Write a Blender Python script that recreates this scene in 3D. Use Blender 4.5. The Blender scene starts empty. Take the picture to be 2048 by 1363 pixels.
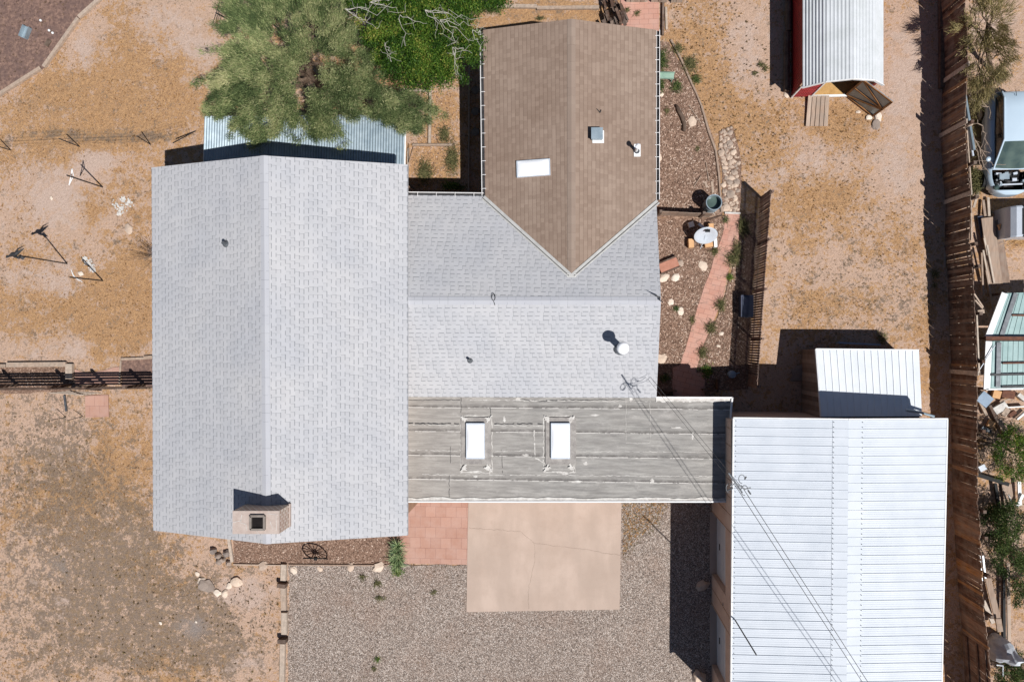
import bpy, math, random
from mathutils import Vector, Matrix, noise as mnoise
R = random.Random(7)
rad = math.radians
sc = bpy.context.scene
col = sc.collection

# ---------------------------------------------------------------- camera
H = 28.0
F = 1400.0                      # focal length in photo pixels (photo is 2048 wide)
TILT = math.atan(106.0/1400.0)
cam_d = bpy.data.cameras.new('camera'); cam = bpy.data.objects.new('camera', cam_d)
col.objects.link(cam); cam.location = (0, 0, H); cam.rotation_euler = (0, TILT, 0)
cam_d.sensor_width = 36.0; cam_d.lens = 36.0*F/2048.0
cam_d.clip_start = 0.5; cam_d.clip_end = 2000
sc.camera = cam
# ---------------------------------------------------------------- light
SUN = Vector((0.46, -0.45, 1.0)).normalized()
w = bpy.data.worlds.new('World'); sc.world = w; w.use_nodes = True
wn = w.node_tree; wn.nodes.clear()
sky = wn.nodes.new('ShaderNodeTexSky'); sky.sky_type = 'NISHITA'; sky.sun_disc = False
sky.sun_elevation = math.asin(SUN.z); sky.sun_rotation = math.atan2(SUN.x, SUN.y)
sky.altitude = 1500
bg = wn.nodes.new('ShaderNodeBackground'); bg.inputs[1].default_value = 0.048
wo = wn.nodes.new('ShaderNodeOutputWorld')
wn.links.new(sky.outputs[0], bg.inputs[0]); wn.links.new(bg.outputs[0], wo.inputs[0])
sd = bpy.data.lights.new('sun', 'SUN'); sd.energy = 4.7; sd.angle = rad(0.5); sd.color = (1.0, 0.985, 0.96)
so = bpy.data.objects.new('sun', sd); col.objects.link(so)
so.rotation_euler = SUN.to_track_quat('Z', 'Y').to_euler(); so.location = SUN*60
sc.view_settings.view_transform = 'Standard'; sc.view_settings.look = 'None'
sc.view_settings.exposure = 0.17; sc.view_settings.gamma = 1.0
sc.render.resolution_x = 1024; sc.render.resolution_y = 681

# ---------------------------------------------------------------- projection helpers
cT, sT = math.cos(TILT), math.sin(TILT)
CAM = Vector((0, 0, H))
def ray(px, py):
    dx = (px-1024.0)/F; dy = (681.5-py)/F
    return Vector((dx*cT - sT, dy, -dx*sT - cT))
def P(px, py, z=0.0):
    d = ray(px, py); return CAM + d*((z-H)/d.z)
def on_plane(px, py, a, b, c, lift=0.0):
    n = (b-a).cross(c-a).normalized()
    if n.z < 0: n = -n
    d = ray(px, py); t = (a + n*lift - CAM).dot(n)/d.dot(n)
    return CAM + d*t

# ---------------------------------------------------------------- mesh builder
ORG = {}
class MB:
    def __init__(s): s.v=[]; s.f=[]; s.t=[]; s.uv={}; s.tint=0.5
    def add(s, vs, fs, tint=None, uvs=None):
        b=len(s.v); s.v += [Vector(x) for x in vs]
        t = s.tint if tint is None else tint
        s.t += [t]*len(vs)
        for i,f in enumerate(fs):
            if uvs: s.uv[len(s.f)] = uvs[i]
            s.f.append([b+k for k in f])
        return s
    def box(s, c, size, rz=0.0, tint=None, m=None):
        hx,hy,hz = size[0]/2,size[1]/2,size[2]/2
        vs=[Vector((x,y,z)) for x in(-hx,hx) for y in(-hy,hy) for z in(-hz,hz)]
        M = m if m is not None else Matrix.Rotation(rz,3,'Z')
        c=Vector(c); vs=[M@v+c for v in vs]
        return s.add(vs,[(0,1,3,2),(4,6,7,5),(0,4,5,1),(2,3,7,6),(0,2,6,4),(1,5,7,3)],tint)
    def beam(s, p0, p1, wd, ht, tint=None, up=(0,0,1)):
        p0=Vector(p0); p1=Vector(p1); d=p1-p0; L=d.length
        if L<1e-6: return s
        x=d/L; up=Vector(up)
        if abs(x.dot(up))>.98: up=Vector((1,0,0)) if abs(x.x)<.9 else Vector((0,1,0))
        y=up.cross(x).normalized(); z=x.cross(y)
        M=Matrix((x,y,z)).transposed()
        return s.box((p0+p1)/2,(L,wd,ht),tint=tint,m=M)
    def tube(s, path, r, n=8, tint=None, cap=True):
        path=[Vector(p) for p in path]; N=len(path); b=[]
        for i,p in enumerate(path):
            d=(path[min(i+1,N-1)]-path[max(i-1,0)]).normalized()
            u=Vector((0,0,1)) if abs(d.z)<.9 else Vector((1,0,0))
            x=d.cross(u).normalized(); y=d.cross(x)
            rr=r[i] if isinstance(r,(list,tuple)) else r
            for k in range(n):
                a=2*math.pi*k/n; b.append(p+x*math.cos(a)*rr+y*math.sin(a)*rr)
        fs=[(i*n+k,i*n+(k+1)%n,(i+1)*n+(k+1)%n,(i+1)*n+k) for i in range(N-1) for k in range(n)]
        if cap: fs+= [tuple(range(n))[::-1], tuple((N-1)*n+k for k in range(n))]
        return s.add(b,fs,tint)
    def lathe(s, c, prof, n=20, m=None, tint=None):
        c=Vector(c); M=m if m is not None else Matrix.Identity(3); b=[]
        for r,z in prof:
            for k in range(n):
                a=2*math.pi*k/n; b.append(c+M@Vector((r*math.cos(a),r*math.sin(a),z)))
        N=len(prof)
        fs=[(i*n+k,i*n+(k+1)%n,(i+1)*n+(k+1)%n,(i+1)*n+k) for i in range(N-1) for k in range(n)]
        return s.add(b,fs,tint)
    def prism(s, pts, h, tint=None):
        """pts: list of 3-D points (bottom), extruded up by h; concave allowed"""
        n=len(pts); lo=[Vector(p) for p in pts]; hi=[p+Vector((0,0,h)) for p in lo]
        fs=[tuple(range(n))[::-1],tuple(range(n,2*n))]+[(i,(i+1)%n,n+(i+1)%n,n+i) for i in range(n)]
        return s.add(lo+hi,fs,tint)
    def slab(s, q, th, uvs=None, tint=None):
        """q: corner points of top face, thickness downwards"""
        n=len(q); q=[Vector(p) for p in q]; lo=[p-Vector((0,0,th)) for p in q]
        fs=[tuple(range(n)),tuple(range(n,2*n))[::-1]]+[((i+1)%n,i,n+i,n+(i+1)%n) for i in range(n)]
        U=None
        if uvs: U=[uvs,[(0,0)]*n]+[[(0,0)]*4 for _ in range(n)]
        return s.add(q+lo,fs,tint,U)
    def build(s, name, mat, parent=None, origin=None, smooth=False):
        if origin is None:
            if parent is not None: origin=ORG[parent]
            else:
                xs=[v.x for v in s.v]; ys=[v.y for v in s.v]; zs=[v.z for v in s.v]
                origin=Vector(((min(xs)+max(xs))/2,(min(ys)+max(ys))/2,min(zs)))
        origin=Vector(origin)
        me=bpy.data.meshes.new(name)
        me.from_pydata([tuple(v-origin) for v in s.v],[],s.f); 
        if s.uv:
            ul=me.uv_layers.new(name='UVMap')
            for pi,poly in enumerate(me.polygons):
                u=s.uv.get(pi)
                if u:
                    for k,li in enumerate(poly.loop_indices): ul.data[li].uv=u[k]
        at=me.attributes.new('tint','FLOAT','POINT')
        at.data.foreach_set('value',s.t)
        if mat: me.materials.append(mat)
        if smooth:
            for p in me.polygons: p.use_smooth=True
        me.update()
        o=bpy.data.objects.new(name,me); col.objects.link(o)
        if parent is not None:
            o.parent=parent; o.location=origin-ORG[parent]
        else: o.location=origin
        ORG[o]=origin
        return o
def tag(o,label=None,cat=None,group=None,kind=None):
    if label: o['label']=label
    if cat: o['category']=cat
    if group: o['group']=group
    if kind: o['kind']=kind
    return o
def thing(name,label,cat,loc,group=None):
    o=bpy.data.objects.new(name,None); col.objects.link(o); o.location=loc; o.empty_display_size=.2
    ORG[o]=Vector(loc); return tag(o,label,cat,group)
def children(o): return [c for c in bpy.data.objects if c.parent==o]
def copy_tree(o, loc, rz=0.0, scale=1.0, label=None, parent=None):
    c=o.copy(); col.objects.link(c); ORG[c]=Vector(loc)
    if parent is None:
        c.location=loc; c.rotation_euler=(0,0,rz)
        c.scale=(scale,)*3 if not isinstance(scale,tuple) else scale
        if label: c['label']=label
    else: c.parent=parent
    for ch in children(o): copy_tree(ch,ch.location,parent=c)
    return c

# ---------------------------------------------------------------- material DSL
class NT:
    def __init__(s,name):
        m=bpy.data.materials.new(name); m.use_nodes=True; s.m=m; s.n=m.node_tree.nodes; s.l=m.node_tree.links
        s.b=s.n['Principled BSDF']; s._p=None
    def node(s,t,**k):
        n=s.n.new(t)
        for a,v in k.items(): setattr(n,a,v)
        return n
    def set(s,sock,v):
        if hasattr(v,'is_output') or isinstance(v,bpy.types.NodeSocket): s.l.new(v,sock)
        elif isinstance(v,(tuple,list)) and len(v)==3 and sock.type=='RGBA': sock.default_value=(*v,1)
        else: sock.default_value=v
    def pos(s):
        if s._p is None: s._p=s.node('ShaderNodeTexCoord').outputs['Object']
        return s._p
    def noise(s,scale,detail=4,rough=.55,vec=None,dist=0.0,w=None):
        n=s.node('ShaderNodeTexNoise'); s.set(n.inputs['Vector'],vec or s.pos())
        n.inputs['Scale'].default_value=scale; n.inputs['Detail'].default_value=detail
        n.inputs['Roughness'].default_value=rough; n.inputs['Distortion'].default_value=dist
        return n.outputs[0]
    def vor(s,scale,out='Color',vec=None,feature='F1',rand=1.0):
        n=s.node('ShaderNodeTexVoronoi',feature=feature); s.set(n.inputs['Vector'],vec or s.pos())
        n.inputs['Scale'].default_value=scale; n.inputs['Randomness'].default_value=rand
        return n.outputs[out]
    def scale(s,v,vec=None):
        n=s.node('ShaderNodeMapping'); s.set(n.inputs['Vector'],vec or s.pos()); n.inputs['Scale'].default_value=v
        return n.outputs[0]
    def math(s,op,a,b=0.0,c=None,clamp=False):
        n=s.node('ShaderNodeMath',operation=op,use_clamp=clamp); s.set(n.inputs[0],a); s.set(n.inputs[1],b)
        if c is not None: s.set(n.inputs[2],c)
        return n.outputs[0]
    def mapr(s,v,a,b,c=0.0,d=1.0):
        n=s.node('ShaderNodeMapRange'); s.set(n.inputs[0],v)
        for i,x in enumerate((a,b,c,d)): n.inputs[i+1].default_value=x
        return n.outputs[0]
    def mix(s,f,a,b,mode='MIX'):
        n=s.node('ShaderNodeMix',data_type='RGBA',blend_type=mode)
        s.set(n.inputs[0],f); s.set(n.inputs[6],a); s.set(n.inputs[7],b); return n.outputs[2]
    def ramp(s,f,stops,interp='LINEAR'):
        n=s.node('ShaderNodeValToRGB'); r=n.color_ramp; r.interpolation=interp
        while len(r.elements)<len(stops): r.elements.new(.5)
        for e,(p,c) in zip(r.elements,stops): e.position=p; e.color=(*c,1) if len(c)==3 else c
        s.set(n.inputs[0],f); return n.outputs[0]
    def attr(s,name,out='Fac'):
        n=s.node('ShaderNodeAttribute',attribute_name=name); return n.outputs[out]
    def sep(s,v,i):
        n=s.node('ShaderNodeSeparateXYZ'); s.set(n.inputs[0],v); return n.outputs[i]
    def comb(s,x,y,z=0.0):
        n=s.node('ShaderNodeCombineXYZ'); s.set(n.inputs[0],x); s.set(n.inputs[1],y); s.set(n.inputs[2],z); return n.outputs[0]
    def white(s,vec):
        n=s.node('ShaderNodeTexWhiteNoise',noise_dimensions='3D'); s.set(n.inputs[0],vec); return n.outputs['Value']
    def bump(s,h,strength=.4,dist=.02):
        n=s.node('ShaderNodeBump'); s.set(n.inputs['Height'],h); n.inputs['Strength'].default_value=strength
        n.inputs['Distance'].default_value=dist; s.l.new(n.outputs[0],s.b.inputs['Normal'])
    def out(s,color=None,rough=.8,metal=0.0,spec=.3):
        if color is not None: s.set(s.b.inputs['Base Color'],color)
        s.set(s.b.inputs['Roughness'],rough); s.b.inputs['Metallic'].default_value=metal
        s.b.inputs['Specular IOR Level'].default_value=spec
        return s.m
def sr(r,g,b):   # sRGB 0-255 -> linear
    return tuple(((c/255)/12.92 if c<=10 else ((c/255+.055)/1.055)**2.4) for c in (r,g,b))
def k(c,f): return tuple(x*f for x in c)

def m_noise(name,c1,c2,scale=6,rough=.8,metal=0.0,spec=.3,fine=60,fa=.25,bump=.2,bd=.01):
    t=NT(name); n=t.noise(scale,5,.6); f=t.noise(fine,3,.6)
    c=t.mix(t.mapr(n,.35,.65),c1,c2)
    c=t.mix(t.mapr(f,.3,.7),k(c1,.65) if False else t.mix(1.0,c,(1-fa,)*3,'MULTIPLY'),c)
    t.bump(f,bump,bd); return t.out(c,rough,metal,spec)
def m_tint(name,stops,fine=40,fa=.3,rough=.85,spec=.2,trans=0.0):
    t=NT(name); c=t.ramp(t.attr('tint'),stops); f=t.noise(fine,3,.6)
    c=t.mix(t.mapr(f,.3,.7),t.mix(1.0,c,(1-fa,)*3,'MULTIPLY'),c)
    m=t.out(c,rough,0,spec)
    if trans>0:
        b=t.node('ShaderNodeBsdfTranslucent'); t.set(b.inputs[0],c)
        mx=t.node('ShaderNodeMixShader'); mx.inputs[0].default_value=trans
        t.l.new(t.b.outputs[0],mx.inputs[1]); t.l.new(b.outputs[0],mx.inputs[2])
        o=[n for n in t.n if n.type=='OUTPUT_MATERIAL'][0]; t.l.new(mx.outputs[0],o.inputs[0])
    return m
def m_wood(name,stops,gscale=(1,1,1),fa=.35,rough=.85):
    t=NT(name); c=t.ramp(t.attr('tint'),stops)
    g=t.noise(9,5,.7,vec=t.scale(gscale)); f=t.noise(3,3,.6)
    c=t.mix(t.mapr(g,.35,.62),t.mix(1.0,c,(1-fa,)*3,'MULTIPLY'),c)
    c=t.mix(t.mapr(f,.4,.65,0,.35),c,sr(150,140,130)); t.bump(g,.3,.01)
    return t.out(c,rough,0,.2)
def m_shingle(name,base,base2,dark,row=.165,tab=.27,thr=.45,lw=.13,la=.55,var=.12,joint=.35):
    t=NT(name); uv=t.node('ShaderNodeUVMap').outputs[0]
    u=t.sep(uv,0); v=t.sep(uv,1)
    vr=t.math('DIVIDE',v,row); r=t.math('FLOOR',vr); fr=t.math('FRACT',vr)
    ru=t.white(t.comb(r,3.1,0)); uu=t.math('ADD',t.math('DIVIDE',u,tab),t.math('MULTIPLY',ru,7.3))
    uu=t.math('ADD',uu,t.math('MULTIPLY',t.noise(1.7,1,.5,vec=t.comb(u,r,0)),.8))
    cu=t.math('FLOOR',uu); fu=t.math('FRACT',uu)
    rnd=t.white(t.comb(cu,r,0)); rnd2=t.white(t.comb(cu,r,9.0))
    dash=t.math('MULTIPLY',t.math('LESS_THAN',fr,lw),t.math('LESS_THAN',fu,t.mapr(rnd,0,1,.5-thr,.78-thr*.5)))
    jt=t.math('MULTIPLY',t.math('LESS_THAN',fu,.07),t.math('GREATER_THAN',rnd2,.35))
    big=t.noise(.35,3,.6,vec=uv); gr=t.noise(120,2,.7,vec=uv)
    c=t.mix(t.mapr(big,.35,.65),base,base2)
    c=t.mix(t.math('MULTIPLY',rnd2,var),c,dark)
    c=t.mix(t.mapr(gr,.3,.7,.0,.12),c,dark)
    c=t.mix(t.math('MULTIPLY',dash,t.mapr(rnd,thr,1,la*.7,la)),c,dark)
    c=t.mix(t.math('MULTIPLY',jt,joint),c,dark)
    h=t.math('SUBTRACT',t.math('MULTIPLY',rnd,.3),t.math('MULTIPLY',dash,1.0))
    t.bump(t.math('ADD',h,t.math('MULTIPLY',gr,.4)),.35,.012)
    return t.out(c,.9,0,.15)
def m_flat(name,c,rough=.5,metal=0.0,spec=.5): t=NT(name); return t.out(c,rough,metal,spec)
def m_paver(name,c1,c2,mort,bw,rh,ms=.006):
    t=NT(name); b=t.node('ShaderNodeTexBrick'); t.set(b.inputs['Vector'],t.node('ShaderNodeUVMap').outputs[0])
    b.inputs['Scale'].default_value=1; b.inputs['Brick Width'].default_value=bw; b.inputs['Row Height'].default_value=rh
    b.inputs['Mortar Size'].default_value=ms; t.set(b.inputs[1],c1); t.set(b.inputs[2],c2); t.set(b.inputs[3],mort)
    b.inputs['Bias'].default_value=-.1
    n=t.noise(2.2,4,.6); f=t.noise(50,3,.6)
    c=t.mix(t.mapr(n,.35,.65,0,.4),b.outputs[0],sr(190,160,148)); c=t.mix(t.mapr(f,.35,.7,.18,0),c,k(c1,.5))
    t.bump(b.outputs[1],-.4,.008)
    return t.out(c,.85,0,.2)

M={}
M['shingle']=m_shingle('gray_shingle',k(sr(210,208,209),.78),k(sr(199,199,203),.78),sr(84,88,94),row=.152,tab=.27,thr=.12,lw=.17,la=.6,var=.10,joint=.3)
M['ridge']=m_shingle('gray_ridge_shingle',k(sr(208,208,212),.74),k(sr(200,200,206),.74),sr(110,112,118),row=.30,tab=.5,thr=.1,lw=.05,la=.45,var=.05,joint=0)
M['brown']=m_shingle('brown_shingle',sr(154,135,121),sr(142,122,108),sr(96,76,64),row=.15,tab=.15,thr=-.4,lw=.15,la=.45,var=.30,joint=.16)
M['brown_ridge']=m_shingle('brown_ridge_shingle',sr(150,133,120),sr(142,124,112),sr(92,72,62),row=.3,tab=.6,thr=.1,lw=.04,la=.3,var=.15,joint=0)
M['lightened_metal']=m_noise('lightened_white_metal',sr(226,229,233),sr(217,221,226),1.2,.6,0,.2,30,.04,.03,.002)  # same white metal lightened in colour to offset the dim north-facing slope
M['white_metal']=m_noise('white_metal',sr(203,207,213),sr(194,199,206),1.2,.6,0,.2,30,.04,.03,.002)
M['barn_metal']=m_noise('weathered_white_metal',sr(205,207,210),sr(192,195,196),1.5,.55,0,.3,14,.06,.03,.002)
M['galv']=m_noise('galvanised_metal',sr(164,178,186),sr(136,152,162),2.5,.38,.35,.5,25,.12,.05,.003)
M['mint']=m_noise('mint_metal',sr(160,184,182),sr(140,168,166),2.0,.5,0,.4,20,.12,.05,.003)
M['white']=m_noise('white_paint',sr(236,236,234),sr(222,222,222),4,.5,0,.4,60,.06,.05,.003)
M['flash']=m_noise('grey_flashing',sr(192,190,186),sr(176,174,170),4,.6,0,.3,40,.1,.1,.003)
M['clay']=m_noise('clay_tile',sr(186,132,112),sr(170,118,98),5,.85)
M['dome']=m_flat('white_acrylic',sr(250,250,252),.25,0,.5)
M['red']=m_noise('red_metal',sr(150,42,44),sr(128,34,38),3,.5,0,.4,30,.12,.05,.003)
M['stucco']=m_noise('beige_stucco',sr(196,172,156),sr(184,158,142),2,.9,0,.2,80,.12,.2,.005)
M['stucco2']=m_noise('tan_house_wall',sr(170,140,118),sr(156,126,104),2,.9,0,.2,80,.12,.2,.005)
M['doorwhite']=m_noise('grey_white_door',sr(205,206,208),sr(192,194,198),3,.6,0,.3,50,.05,.05,.003)
M['dark']=m_noise('dark_opening',sr(38,34,34),sr(28,25,26),5,.9,0,.1)
M['black']=m_noise('black_rubber',sr(30,30,31),sr(22,22,23),5,.7,0,.3)
M['steel']=m_noise('grey_steel',sr(120,124,128),sr(92,94,98),6,.5,.5,.5)
M['bronze']=m_noise('dark_metal',sr(70,70,72),sr(52,50,50),8,.6,.3,.4)
M['gutter']=m_noise('white_gutter',sr(240,238,236),sr(226,222,220),4,.5,0,.4,40,.05,.03,.003)
M['brick']=m_paver('chimney_stone',sr(172,150,132),sr(140,112,96),sr(205,196,186),.2,.13,.02)
M['cement']=m_noise('chimney_cement',sr(190,174,164),sr(176,158,148),5,.9,0,.2,30,.12,.2,.006)
M['terracotta']=m_noise('flue_clay',sr(150,95,80),sr(120,78,66),5,.85)
M['brace']=m_noise('brown_brace_wood',sr(158,114,74),sr(128,90,58),4,.8,0,.2,30,.18)
M['plywood']=m_noise('plywood',sr(200,160,105),sr(178,138,86),4,.8,0,.2,30,.18)
M['timber']=m_wood('weathered_timber',[(0,sr(150,126,108)),(.5,sr(178,156,138)),(1,sr(200,184,168))],(1,1,1))
M['darkwood']=m_wood('dark_wood',[(0,sr(64,48,42)),(.5,sr(92,70,58)),(1,sr(122,98,84))])
M['fence']=m_wood('fence_boards',[(0,sr(66,48,41)),(.35,sr(98,74,62)),(.6,sr(122,94,78)),(.85,sr(152,124,106)),(1,sr(172,126,80))],(3.2,3.2,.22),.55)
M['picket']=m_wood('picket_boards',[(0,sr(74,54,48)),(.5,sr(104,80,72)),(1,sr(146,118,104))],(1,1,.12),.3)
M['deck']=m_wood('grey_deck_boards',[(0,sr(132,110,96)),(.5,sr(166,142,124)),(1,sr(190,168,150))],(2,.25,1),.3)
M['rust']=m_noise('rusty_steel',sr(120,80,62),sr(92,62,52),8,.85)
M['glass']=m_flat('dark_glass',sr(22,26,32),.08,0,.7)
M['windscreen']=m_noise('windscreen_glass',sr(96,112,104),sr(60,76,74),3,.06,0,.8,6,.3,0,.001)
M['carpaint']=m_noise('silver_blue_paint',sr(190,207,220),sr(184,202,216),1,.25,.1,.6,200,.04,0,.001)
M['silver']=m_noise('silver_paint',sr(216,222,230),sr(204,211,221),2,.3,.1,.6)
M['blueboard']=m_noise('pale_blue_board',sr(150,168,188),sr(136,154,174),3,.6)
M['bin']=m_noise('blue_grey_plastic',sr(70,78,100),sr(58,64,84),4,.5)
M['green']=m_noise('pale_green_plastic',sr(150,176,158),sr(128,158,142),5,.5)
M['tarp']=m_noise('white_tarp',sr(225,228,232),sr(190,195,202),5,.7)
M['log']=m_noise('grey_log',sr(120,104,92),sr(92,76,66),6,.9,0,.1,40,.3,.5,.01)
M['bark']=m_noise('tree_bark',sr(120,102,88),sr(90,74,62),8,.9,0,.1,40,.3,.5,.01)
M['pale_twig']=m_noise('bare_pale_twigs',sr(212,206,196),sr(176,168,158),6,.85,0,.1)
M['rock']=m_tint('rock',[(0,sr(128,118,112)),(.5,sr(190,168,150)),(.8,sr(214,192,172)),(1,sr(228,214,198))],30,.22,.9)
M['gravel']=m_tint('gravel_stones',[(0,sr(66,58,54)),(.35,sr(128,112,102)),(.7,sr(176,158,146)),(1,sr(226,214,204))],60,.1,.9)
M['chip']=m_tint('bark_chips',[(0,sr(76,56,47)),(.45,sr(128,102,86)),(.8,sr(182,152,132)),(1,sr(228,206,188))],60,.15,.9)
M['dry']=m_tint('dry_grass',[(0,sr(96,70,46)),(.4,sr(146,108,68)),(.75,sr(190,148,100)),(1,sr(216,182,138))],30,.1,.9,.1,.15)
M['weed']=m_tint('small_weeds',[(0,sr(64,50,38)),(.5,sr(104,84,56)),(1,sr(124,114,70))],30,.1,.9,.1)
M['greenweed']=m_tint('green_weeds',[(0,sr(54,58,36)),(.5,sr(96,98,62)),(1,sr(146,136,94))],30,.1,.8,.2,.2)
M['tam']=m_tint('tamarisk_foliage',[(0,sr(58,72,46)),(.35,sr(98,116,72)),(.7,sr(146,158,104)),(1,sr(204,200,150))],20,.15,.8,.2,.25)
M['mesq']=m_tint('bright_green_foliage',[(0,sr(34,62,18)),(.5,sr(72,108,34)),(.85,sr(116,142,52)),(1,sr(176,170,84))],20,.1,.6,.3,.35)
M['dryfol']=m_tint('dry_tan_foliage',[(0,sr(104,96,62)),(.5,sr(150,138,94)),(1,sr(190,172,126))],20,.15,.8,.2,.2)
M['shrub']=m_tint('dark_green_foliage',[(0,sr(36,52,26)),(.5,sr(62,84,38)),(1,sr(112,122,66))],20,.1,.7,.3,.2)
M['yucca']=m_tint('yucca_leaves',[(0,sr(54,72,44)),(.5,sr(96,118,74)),(1,sr(170,182,130))],20,.1,.6,.4,.1)
M['curb']=m_noise('grey_curb_felt',sr(172,166,160),sr(140,134,130),4,.9,0,.2,50,.25,.2,.004)
M['seal']=m_noise('white_roof_sealant',sr(216,212,206),sr(184,178,172),6,.8,0,.2,40,.15,.2,.004)
M['orange']=m_noise('sandstone_slab',sr(222,176,130),sr(206,158,114),5,.9)
M['concrete_round']=m_noise('round_concrete',sr(150,140,132),sr(130,120,112),5,.9)
M['teal']=m_noise('teal_cloth',sr(40,110,118),sr(28,84,94),5,.6)

# ---------------------------------------------------------------- ground sheet with real patches of soil and dry grass
def blob(px,py,rx,ry=None,ch=0,amt=1.0):
    c=P(px,py); return (c.x,c.y,rx*.02,(ry or rx)*.02,ch,amt)
# channels: 0 golden dry grass, 1 grey-brown dirt, 2 bare pale sand
BL=[blob(270,150,230,140,0,.55),blob(180,235,200,80,0,.75),blob(330,40,90,70,2,.5),blob(170,90,45,60,2,.7),blob(400,100,60,60,2,.6),
    blob(250,200,120,70,0,.4),blob(100,320,160,60,0,.5),blob(190,315,70,25,2,.7),blob(95,375,70,45,2,1.0),blob(130,430,50,50,2,.7),
    blob(190,345,45,30,2,.6),blob(50,500,70,110,0,.8),blob(160,600,140,80,0,.7),blob(230,640,90,70,0,.9),blob(110,560,55,50,2,.8),
    blob(250,470,40,40,1,.3),blob(170,410,60,30,0,.7),blob(30,620,40,40,2,.5),blob(150,700,40,30,2,.8),blob(20,680,50,50,2,.4),
    blob(275,560,40,120,0,.6),blob(100,265,200,8,1,.8),blob(250,275,160,10,1,.8),
    blob(120,1000,200,260,1,.45),blob(300,1220,260,170,1,.5),blob(60,1320,160,120,1,.4),blob(100,900,110,110,1,.3),blob(60,860,120,80,2,.5),blob(230,900,80,100,0,.6),blob(50,870,110,70,1,.35),blob(160,1000,150,90,0,.65),blob(85,1135,52,50,3,1.3),blob(70,1160,40,50,3,.6),blob(385,1255,50,32,3,.75),blob(310,1300,30,20,3,.4),blob(285,30,40,40,3,.0),
    blob(80,1190,60,90,2,.8),blob(300,1260,140,80,1,.85),blob(230,1180,120,80,1,.6),blob(200,1100,120,60,1,.5),blob(60,1300,110,90,0,.4),blob(60,1320,90,60,1,.5),
    blob(350,1330,110,60,0,.5),blob(480,1190,70,40,2,.9),blob(450,1300,80,60,1,.6),blob(330,1150,80,60,0,.55),blob(150,960,50,60,1,.5),blob(260,1040,60,60,1,.5),
    blob(500,1330,60,40,2,.5),blob(400,1230,60,60,1,.7),blob(20,1000,60,60,0,.6),blob(60,1060,90,30,1,.6),
    blob(1390,60,60,60,0,.6),blob(1420,160,60,70,0,.45),blob(1500,60,50,60,2,.6),blob(1510,140,60,50,2,.5),blob(1420,210,60,60,0,.5),blob(1500,250,90,60,0,.5),
    blob(1600,330,120,60,2,.5),blob(1480,330,60,60,0,.4),blob(1640,400,90,50,0,.9),blob(1570,330,60,50,0,.5),blob(1720,250,60,60,0,.7),blob(1650,240,40,30,0,.9),blob(1800,500,60,60,0,.4),
    blob(1700,560,120,90,1,.25),blob(1620,620,80,50,0,.35),blob(1800,300,60,150,2,.6),blob(1820,120,60,90,2,.6),blob(1800,620,60,60,1,.3),blob(1850,720,30,100,0,.4),
    blob(1090,28,160,24,0,1.0),blob(1000,20,80,20,1,.3),blob(880,240,60,100,0,.5),blob(870,330,50,40,0,.6),blob(745,110,40,60,0,.9),blob(720,150,60,60,0,.8),
    blob(2000,60,60,60,2,.5),blob(2000,400,60,60,0,.3),blob(1990,900,60,60,1,.3),blob(1990,1100,60,120,1,.3)]
def field(x,y):
    g=[.32,.1,.15,0]
    n=mnoise.noise(Vector((x*.55,y*.55,0)))*.5+mnoise.noise(Vector((x*1.6,y*1.6,3)))*.3
    for bx,by,rx,ry,ch,am in BL:
        d=((x-bx)/rx)**2+((y-by)/ry)**2
        if d<6: 
            wv=am*math.exp(-d*1.1)
            g[ch]+=wv
            if ch==2: g[0]-=wv*.75
            if ch==1: g[0]-=wv*.25
    for i in range(3): g[i]=min(1,max(0,g[i]+n*.35))
    g[3]=min(1,max(0,g[3]))
    return g
def lin(a,b,n): return [a+(b-a)*i/n for i in range(n+1)]
gx=[-400,-120,-50,-26]+lin(-21,19,290)+[24,50,120,400]
gy=[-400,-120,-50,-20]+lin(-14.5,14.5,210)+[20,50,120,400]
gv=[];gc=[];gf=[]
for y in gy:
    for x in gx:
        inn=(-21.5<x<19.5 and -15<y<15)
        zz=(mnoise.noise(Vector((x*.9,y*.9,0)))*.012 - .012) if inn else -.02
        gv.append((x,y,zz)); c=field(x,y) if inn else [.35,.15,.2,0]; gc+= c
nx=len(gx)
for j in range(len(gy)-1):
    for i in range(nx-1): gf.append((j*nx+i,j*nx+i+1,(j+1)*nx+i+1,(j+1)*nx+i))
me=bpy.data.meshes.new('ground'); me.from_pydata(gv,[],gf)
ca=me.color_attributes.new('patch','FLOAT_COLOR','POINT'); ca.data.foreach_set('color',gc)
t=NT('sandy_ground')
pc=t.attr('patch','Color'); 
ch=[t.sep(pc,i) for i in range(3)]
def cn(sc,de,ro,lo,hi,di=0.0): return t.mapr(t.noise(sc,de,ro,dist=di),lo,hi)
n3=t.noise(34,4,.7); n2=t.noise(9,6,.72)
big=cn(.9,6,.65,.36,.64); mid=cn(3.0,7,.7,.36,.64,.3); mid2=cn(2.2,8,.75,.38,.62,.5); sml=cn(8,5,.7,.34,.66,.4); sml2=cn(13,5,.75,.36,.64,.3); fine=cn(34,4,.7,.36,.64); lam=cn(1.6,6,.7,.36,.64,.6)
sand=t.mix(mid,sr(186,158,138),sr(204,174,154)); sand=t.mix(t.math('MULTIPLY',sml2,.35),sand,sr(160,130,108)); sand=t.mix(t.mapr(fine,0,.5,.4,0),sand,sr(124,100,82))
gold=t.mix(sml,sr(140,106,74),sr(202,158,110)); gold=t.mix(t.math('MULTIPLY',mid2,.4),gold,sr(182,134,84)); gold=t.mix(t.mapr(sml2,0,.5,.75,0),gold,sr(108,82,60)); gold=t.mix(t.mapr(fine,0,.5,.45,0),gold,sr(100,76,54)); gold=t.mix(t.mapr(fine,.7,1,0,.4),gold,sr(216,182,142))
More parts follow.
